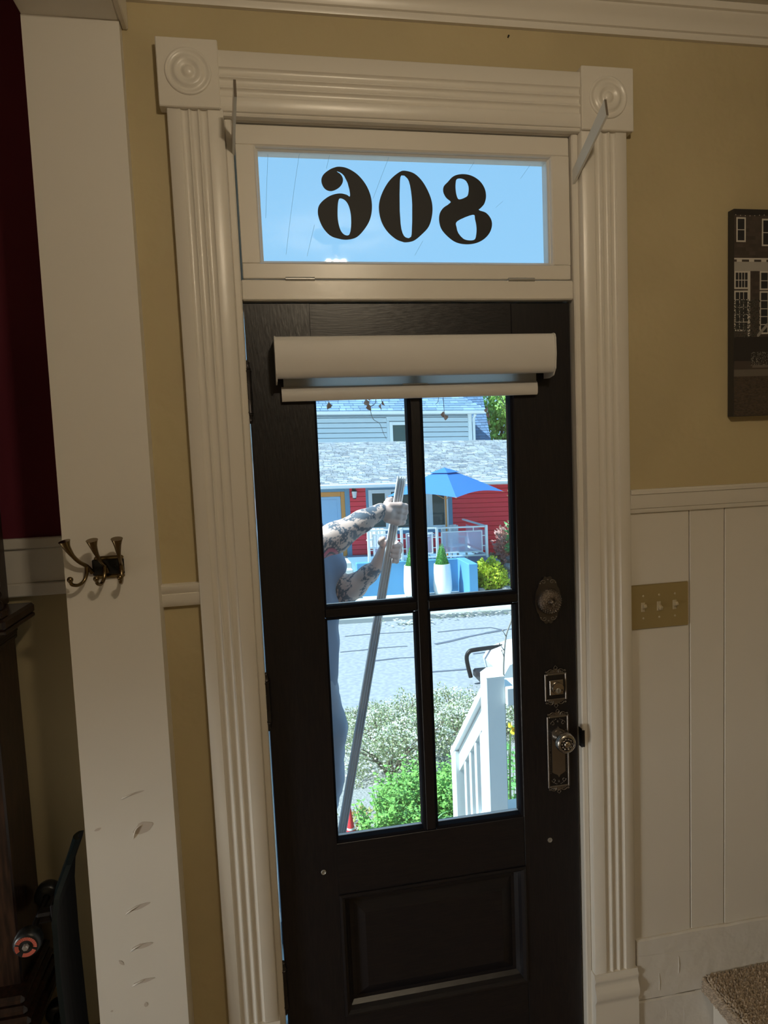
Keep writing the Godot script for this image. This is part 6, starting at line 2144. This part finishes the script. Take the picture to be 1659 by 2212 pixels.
	for k in 26:
		var a := l0.lerp(l1, k / 26.0)
		var b := l0.lerp(l1, (k + 1.04) / 26.0)
		var ra := r0.lerp(r1, k / 26.0)
		var x := 8.6
		while x < ra.x:
			var w := rng.randf_range(0.18, 0.4)
			var t := rng.randf_range(0.85, 1.2)
			g.col = Color(0.13 * t, 0.22 * t, 0.36 * t)
			var r := minf(x + w - 0.015, ra.x)
			var n := Vector3(0, 0.5, 0.86) * 0.03
			g.quad(Vector3(x, a.y, a.z) + n, Vector3(r, a.y, a.z) + n, Vector3(r, b.y, b.z) + n * 0.4, Vector3(x, b.y, b.z) + n * 0.4, n)
			g.quad(Vector3(x, a.y, a.z), Vector3(r, a.y, a.z), Vector3(r, a.y, a.z) + n, Vector3(x, a.y, a.z) + n, Vector3(0, -1, 1))
			x += w
	put(n2, "slates", g, M.tinted).set_meta("kind", "stuff")
	# trees beyond
	tree(P(1083, 905, -33.0), 2.3, Vector3(2.6, 2.1, 2.2), "bright spring green tree beyond the slate blue roof", Color(0.30, 0.52, 0.12))
	tree(P(1150, 890, -31.0), 2.5, Vector3(2.4, 2.4, 2.2), "yellow green tree at the right of the slate blue roof", Color(0.38, 0.56, 0.14))
	tree(P(1134, 1072, -15.6), 1.2, Vector3(0.42, 0.5, 0.42), "small pale leaved tree in front of the red clapboards", Color(0.50, 0.60, 0.24))

func tree(c: Vector3, trunk: float, r: Vector3, label: String, tint: Color) -> void:
	var ground := STREET - FALL * (c.x - 4.0)
	var o := Vector3(c.x, ground, c.z)
	var t := thing("leafy_tree", label, "tree", o)
	var g := Geo.new()
	g.tube([o, o.lerp(c, 0.6), c + Vector3(0, r.y * 0.4, 0)], [0.16, 0.12, 0.04], 8)
	for i in 7:
		var a := TAU * i / 7.0
		var e := c + Vector3(cos(a) * r.x * 0.7, rng.randf_range(-0.3, 0.6) * r.y, sin(a) * r.z * 0.7)
		g.tube([o.lerp(c, 0.75), o.lerp(c, 0.9).lerp(e, 0.5), e], [0.06, 0.04, 0.015], 5)
	put(t, "trunk", g, M.bark)
	var places := []
	var colors := []
	for i in 2600:
		var d := Vector3(rng.randfn(), rng.randfn(), rng.randfn()).normalized()
		var k := pow(rng.randf(), 0.35) * (0.9 + 0.2 * sin(d.x * 7 + d.y * 5))
		places.append(Transform3D(facing(Vector3(rng.randfn(), rng.randfn(), rng.randfn()), rng.randf() * TAU) * Basis.from_scale(Vector3.ONE * rng.randf_range(0.16, 0.30) * minf(1.0, r.x / 1.4)), c + d * r * k))
		colors.append(shade_of(tint, 0.4))
	scatter(t, "foliage", leaf_mesh(0.35, 0.12), places, colors, M.leafy)

# ------------------------------------------------------------------ the person on the porch
func skin_field(g: Geo, bones: Array, cell: float, k: float, paint: Callable) -> void:
	# smooth union of tapered capsules on a grid, meshed as surface nets
	var lo := Vector3.INF
	var hi := -Vector3.INF
	for b in bones:
		var r: float = max(b[2], b[3]) + cell * 3
		for e in [b[0], b[1]]:
			lo = lo.min(e - Vector3.ONE * r)
			hi = hi.max(e + Vector3.ONE * r)
	var size := ((hi - lo) / cell).ceil()
	var nx := int(size.x) + 1
	var ny := int(size.y) + 1
	var nz := int(size.z) + 1
	var f := PackedFloat32Array()
	f.resize(nx * ny * nz)
	f.fill(0.2)
	for b in bones:
		var a: Vector3 = b[0]
		var ab: Vector3 = b[1] - a
		var l2 := maxf(ab.length_squared(), 1e-8)
		var ra: float = b[2]
		var rb: float = b[3]
		var reach := maxf(ra, rb) + k + cell * 2.5
		var p0 := ((a.min(b[1]) - Vector3.ONE * reach - lo) / cell).floor().max(Vector3.ZERO)
		var p1 := ((a.max(b[1]) + Vector3.ONE * reach - lo) / cell).ceil().min(Vector3(nx - 1, ny - 1, nz - 1))
		for z in range(int(p0.z), int(p1.z) + 1):
			for y in range(int(p0.y), int(p1.y) + 1):
				var row := (z * ny + y) * nx
				for x in range(int(p0.x), int(p1.x) + 1):
					var ap := lo + Vector3(x, y, z) * cell - a
					var t := clampf(ap.dot(ab) / l2, 0.0, 1.0)
					var d := (ap - ab * t).length() - (ra + (rb - ra) * t)
					var o := f[row + x]
					var h := clampf(0.5 + 0.5 * (o - d) / k, 0.0, 1.0)
					f[row + x] = o + (d - o) * h - k * h * (1.0 - h)
	var index := {}
	var pts := PackedVector3Array()
	var nrm := PackedVector3Array()
	var cols := PackedColorArray()
	var sy := nx
	var sz := nx * ny
	var off := [0, 1, sy, sy + 1, sz, sz + 1, sz + sy, sz + sy + 1]
	var corner := [Vector3(0, 0, 0), Vector3(1, 0, 0), Vector3(0, 1, 0), Vector3(1, 1, 0), Vector3(0, 0, 1), Vector3(1, 0, 1), Vector3(0, 1, 1), Vector3(1, 1, 1)]
	var edges := [[0, 1], [2, 3], [4, 5], [6, 7], [0, 2], [1, 3], [4, 6], [5, 7], [0, 4], [1, 5], [2, 6], [3, 7]]
	for z in nz - 1:
		for y in ny - 1:
			var base := (z * ny + y) * nx
			for x in nx - 1:
				var i := base + x
				var f0 := f[i]
				if f0 > cell * 2.2 or f0 < -cell * 2.2: continue
				var neg := 0
				for q in off:
					if f[i + q] < 0.0: neg += 1
				if neg == 0 or neg == 8: continue
				var s := Vector3.ZERO
				var m := 0
				for e in edges:
					var va := f[i + off[e[0]]]
					var vb := f[i + off[e[1]]]
					if (va < 0.0) != (vb < 0.0):
						s += corner[e[0]].lerp(corner[e[1]], va / (va - vb))
						m += 1
				s /= m
				index[i] = pts.size()
				var p := lo + (Vector3(x, y, z) + s) * cell
				pts.append(p)
				var gx := f[i + 1] + f[i + 1 + sy] + f[i + 1 + sz] + f[i + 1 + sy + sz] - f[i] - f[i + sy] - f[i + sz] - f[i + sy + sz]
				var gy := f[i + sy] + f[i + 1 + sy] + f[i + sy + sz] + f[i + 1 + sy + sz] - f[i] - f[i + 1] - f[i + sz] - f[i + 1 + sz]
				var gz := f[i + sz] + f[i + 1 + sz] + f[i + sy + sz] + f[i + 1 + sy + sz] - f[i] - f[i + 1] - f[i + sy] - f[i + 1 + sy]
				nrm.append(Vector3(gx, gy, gz).normalized())
				cols.append(paint.call(p))
	for i in index.keys():
		var f0 := f[i]
		for axis in [[1, sy, sz], [sy, sz, 1], [sz, 1, sy]]:
			var j: int = i + axis[0]
			if j >= f.size() or (f0 < 0.0) == (f[j] < 0.0): continue
			var b: int = i - axis[1]
			var c: int = i - axis[2]
			var d: int = i - axis[1] - axis[2]
			if not (index.has(b) and index.has(c) and index.has(d)): continue
			var q := [index[i], index[b], index[d], index[c]]
			for t in [[0, 1, 2], [0, 2, 3]]:
				var k0: int = q[t[0]]
				var k1: int = q[t[1]]
				var k2: int = q[t[2]]
				if (pts[k1] - pts[k0]).cross(pts[k2] - pts[k0]).dot(nrm[k0] + nrm[k1] + nrm[k2]) > 0.0:
					var w := k1
					k1 = k2
					k2 = w
				for e in [k0, k1, k2]:
					g.v.append(pts[e])
					g.n.append(nrm[e])
					g.c.append(cols[e])

func chain(bones: Array, pts: Array, radii: Array) -> void:
	for i in pts.size() - 1: bones.append([pts[i], pts[i + 1], radii[i], radii[i + 1]])

func gripping_hand(wrist: Vector3, q: Vector3, axis: Vector3, flip: float, thumb_up: float) -> Array:
	# a hand closed round a pole: palm beside it, four fingers wrapped over, the thumb from the palm's side
	var bones := []
	var u := (wrist - q)
	u = (u - axis * u.dot(axis)).normalized()        # from the pole towards the wrist
	var w := axis.cross(u) * flip                       # the side the knuckles pass over
	var r := 0.024
	var turn := func(a: float, rad: float, along: float) -> Vector3: return q + (u * cos(a) + w * sin(a)) * rad + axis * along
	var heel := q + u * 0.062 + w * 0.016
	chain(bones, [wrist, heel], [0.027, 0.026])
	for i in 4:
		var s: float = [0.033, 0.012, -0.010, -0.030][i]
		var fat: float = [0.0088, 0.0092, 0.0088, 0.0078][i]
		var far: float = [0.95, 1.0, 0.97, 0.86][i]
		var knuckle: Vector3 = turn.call(0.95, 0.045, s)
		bones.append([heel + axis * s * 0.75, knuckle, 0.015, 0.0125])
		chain(bones, [knuckle, turn.call(1.75 * far, 0.039, s * 0.96), turn.call(2.65 * far, 0.034, s * 0.90), turn.call(3.35 * far, 0.033, s * 0.86)], [0.0118, fat + 0.0016, fat + 0.0008, fat - 0.0008])
	var root := heel - w * 0.012 + axis * 0.020 * thumb_up
	chain(bones, [root, turn.call(-0.55, 0.040, 0.030 * thumb_up), turn.call(-1.15, 0.036, 0.042 * thumb_up), turn.call(-1.65, 0.034, 0.050 * thumb_up)], [0.015, 0.0122, 0.0100, 0.0082])
	return bones

func person_with_pole() -> void:
	var floor_y := -0.10
	# the aluminium track held upright, its foot on the deck
	var top := P(868, 1030, -0.82)
	var low := P(738, 1800, -0.82)
	var axis := (top - low).normalized()
	var foot := low - axis * ((low.y - floor_y) / axis.y)
	var t := thing("aluminium_track", "long ribbed aluminium track held upright by the tattooed person", "metal track", foot)
	var side := Vector3(axis.y, -axis.x, 0).normalized()
	var out := side.cross(axis)
	if out.z < 0: out = -out
	var length := (top - foot).length()
	for part in [[poly([-0.020, -0.010, 0.020, -0.010, 0.020, -0.007, -0.020, -0.007]), "web"], [poly([-0.020, -0.007, -0.016, -0.007, -0.016, 0.010, -0.020, 0.010]), "flange"], [poly([0.016, -0.007, 0.020, -0.007, 0.020, 0.010, 0.016, 0.010]), "flange"], [poly([-0.006, -0.007, -0.003, -0.007, -0.003, 0.006, -0.006, 0.006]), "rib"], [poly([0.006, -0.007, 0.009, -0.007, 0.009, 0.006, 0.006, 0.006]), "rib"]]:
		var g := Geo.new()
		g.prism(part[0], foot, side * 0.8, out * 0.8, axis, length)
		put(t, part[1], g, M.aluminium)
	var pole_at := func(py: float) -> Vector3:
		var y := P(800, py, -0.82).y
		return foot + axis * ((y - foot.y) / axis.y)
	var p := thing("person", "person with tattooed arms in a grey shirt and jeans gripping a metal track", "person", Vector3(0.07, floor_y, -0.86))
	var ink := FastNoiseLite.new()
	ink.seed = 77
	ink.frequency = 8.5
	ink.fractal_octaves = 2
	ink.domain_warp_enabled = true
	ink.domain_warp_amplitude = 0.05
	ink.domain_warp_frequency = 13.0
	var rose_at := P(706, 1190, -0.70)
	var paint := func(x: Vector3) -> Color:
		var skin := Color(0.70, 0.52, 0.45)
		if x.y > 1.42 and x.x < 0.20: return skin
		var k := ink.get_noise_3dv(x)
		var line := absf(k)
		var d := (x - rose_at).length()
		if d < 0.045:
			return Color(0.62, 0.16, 0.22) if fmod(d, 0.016) < 0.010 else Color(0.07, 0.08, 0.11)
		if line < 0.11: return Color(0.10, 0.13, 0.17)
		if k > 0.36: return Color(0.17, 0.20, 0.24)
		return skin
	var plain := func(_x: Vector3) -> Color: return Color(1, 1, 1)
	# joints
	var sr := Vector3(-0.105, 1.365, -0.735)
	var er := P(684, 1180, -0.70)
	var wr := P(822, 1104, -0.765)
	var qr: Vector3 = pole_at.call(1112)
	var sl := Vector3(0.175, 1.365, -1.00)
	var el := P(747, 1282, -0.985)
	var wl := P(812, 1226, -0.90)
	var ql: Vector3 = pole_at.call(1196)
	var body := Geo.new()
	var bones := []
	chain(bones, [sr, sr.lerp(er, 0.5), er], [0.055, 0.053, 0.045])
	chain(bones, [er, er.lerp(wr, 0.28) + Vector3(0, -0.006, 0), er.lerp(wr, 0.7), wr], [0.046, 0.053, 0.038, 0.029])
	skin_field(body, bones, 0.0042, 0.02, paint)
	bones = []
	chain(bones, [sl, sl.lerp(el, 0.5), el], [0.052, 0.048, 0.041])
	chain(bones, [el, el.lerp(wl, 0.3), el.lerp(wl, 0.75), wl], [0.042, 0.046, 0.034, 0.028])
	skin_field(body, bones, 0.0042, 0.02, paint)
	skin_field(body, gripping_hand(wr, qr, axis, 1.0, 1.0), 0.0034, 0.007, func(_x: Vector3) -> Color: return Color(0.72, 0.50, 0.43))
	skin_field(body, gripping_hand(wl, ql, axis, -1.0, 1.0), 0.0034, 0.007, func(_x: Vector3) -> Color: return Color(0.72, 0.50, 0.43))
	# head and neck, looking at the track
	var head := Vector3(0.075, 1.60, -0.85)
	var fw := Vector3(0.80, -0.12, 0.58).normalized()
	var rt := fw.cross(Vector3.UP).normalized()
	bones = []
	chain(bones, [Vector3(0.045, 1.36, -0.87), Vector3(0.06, 1.50, -0.86)], [0.062, 0.056])
	bones.append([head + Vector3(0, 0.025, 0) - fw * 0.025, head + Vector3(0, 0.03, 0) + fw * 0.02, 0.086, 0.080])
	bones.append([head - Vector3(0, 0.03, 0) + fw * 0.03, head - Vector3(0, 0.085, 0) + fw * 0.055, 0.062, 0.036])
	bones.append([head + fw * 0.092 + Vector3(0, 0.012, 0), head + fw * 0.112 - Vector3(0, 0.022, 0), 0.009, 0.014])
	bones.append([head + fw * 0.088 - Vector3(0, 0.052, 0) - rt * 0.018, head + fw * 0.088 - Vector3(0, 0.052, 0) + rt * 0.018, 0.010, 0.010])
	for s in [-1.0, 1.0]:
		bones.append([head + rt * s * 0.084 + Vector3(0, 0.015, 0), head + rt * s * 0.083 - Vector3(0, 0.030, 0), 0.014, 0.010])
		bones.append([head + fw * 0.084 + rt * s * 0.030 + Vector3(0, 0.034, 0), head + fw * 0.078 + rt * s * 0.05 + Vector3(0, 0.030, 0), 0.010, 0.008])
	skin_field(body, bones, 0.007, 0.014, func(_x: Vector3) -> Color: return Color(0.70, 0.50, 0.43))
	put(p, "body", body, M.skin)
	var eyes := Geo.new()
	for s in [-1.0, 1.0]: eyes.ball(head + fw * 0.084 + rt * s * 0.032 + Vector3(0, 0.016, 0), Vector3(0.010, 0.008, 0.010), 10, 8)
	put(p, "eyes", eyes, M.hair)
	var hair := Geo.new()
	bones = []
	bones.append([head + Vector3(0, 0.05, 0) - fw * 0.035, head + Vector3(0, 0.060, 0) + fw * 0.035, 0.085, 0.068])
	bones.append([head - fw * 0.045 + Vector3(0, 0.02, 0), head - fw * 0.05 - Vector3(0, 0.04, 0), 0.078, 0.055])
	skin_field(hair, bones, 0.009, 0.02, plain)
	put(p, "hair", hair, M.hair)
	# clothes
	var shirt := Geo.new()
	bones = []
	var c := Vector3(0.04, 0, -0.865)
	for y in [[1.34, 0.115], [1.22, 0.135], [1.08, 0.130], [0.95, 0.128]]:
		var o := c + Vector3(0.02 if y[0] < 1.2 else 0.0, y[0], 0)
		bones.append([o - Vector3(0.075, 0, -0.07), o + Vector3(0.085, 0, -0.075), y[1], y[1]])
	chain(bones, [c + Vector3(0, 1.30, 0), c + Vector3(0.02, 0.95, 0)], [0.13, 0.15])
	bones.append([c + Vector3(0.02, 0.93, 0) - Vector3(0.08, 0, -0.08), c + Vector3(0.02, 0.86, 0) + Vector3(0.07, 0, -0.07), 0.135, 0.135])
	bones.append([c + Vector3(0, 1.385, 0) - Vector3(0.10, 0.01, -0.09), c + Vector3(0, 1.385, 0) + Vector3(0.10, -0.01, -0.10), 0.070, 0.070])
	chain(bones, [sr, sr.lerp(er, 0.62)], [0.080, 0.076])
	chain(bones, [sl, sl.lerp(el, 0.55)], [0.076, 0.070])
	skin_field(shirt, bones, 0.013, 0.04, plain)
	for i in shirt.v.size():   # folds
		var v := shirt.v[i]
		shirt.v[i] = v + shirt.n[i] * 0.004 * (sin(v.y * 14.0 + v.x * 67.0) + sin(v.y * 9.0 - v.z * 71.0))
	put(p, "shirt", shirt, M.shirt)
	var jeans := Geo.new()
	bones = []
	bones.append([Vector3(-0.02, 0.86, -0.80), Vector3(0.12, 0.86, -0.92), 0.125, 0.12])
	chain(bones, [Vector3(0.140, 0.84, -0.92), Vector3(0.190, 0.62, -0.92), Vector3(0.190, 0.42, -0.915), Vector3(0.145, 0.20, -0.93), Vector3(0.115, -0.02, -0.94)], [0.108, 0.090, 0.068, 0.064, 0.062])
	chain(bones, [Vector3(-0.02, 0.84, -0.79), Vector3(-0.01, 0.60, -0.77), Vector3(-0.005, 0.40, -0.76), Vector3(-0.04, 0.18, -0.77), Vector3(-0.06, -0.02, -0.78)], [0.108, 0.088, 0.068, 0.064, 0.062])
	skin_field(jeans, bones, 0.013, 0.03, plain)
	for i in jeans.v.size():
		var v := jeans.v[i]
		jeans.v[i] = v + jeans.n[i] * 0.0016 * (sin(v.y * 75.0 + v.x * 60.0 + v.z * 80.0) + sin(v.y * 41.0 - v.z * 90.0))
	put(p, "jeans", jeans, M.jeans)
	for q in [Vector3(0.115, -0.10, -0.94), Vector3(-0.06, -0.10, -0.78)]:
		var g := Geo.new()
		var d := Vector3(0.80, 0, 0.45).normalized()
		bones = []
		bones.append([q - d * 0.05 + Vector3(0, 0.045, 0), q + d * 0.04 + Vector3(0, 0.045, 0), 0.044, 0.044])
		bones.append([q + d * 0.05 + Vector3(0, 0.036, 0), q + d * 0.16 + Vector3(0, 0.030, 0), 0.038, 0.030])
		skin_field(g, bones, 0.009, 0.02, plain)
		put(p, "shoe", g, M.shoe)
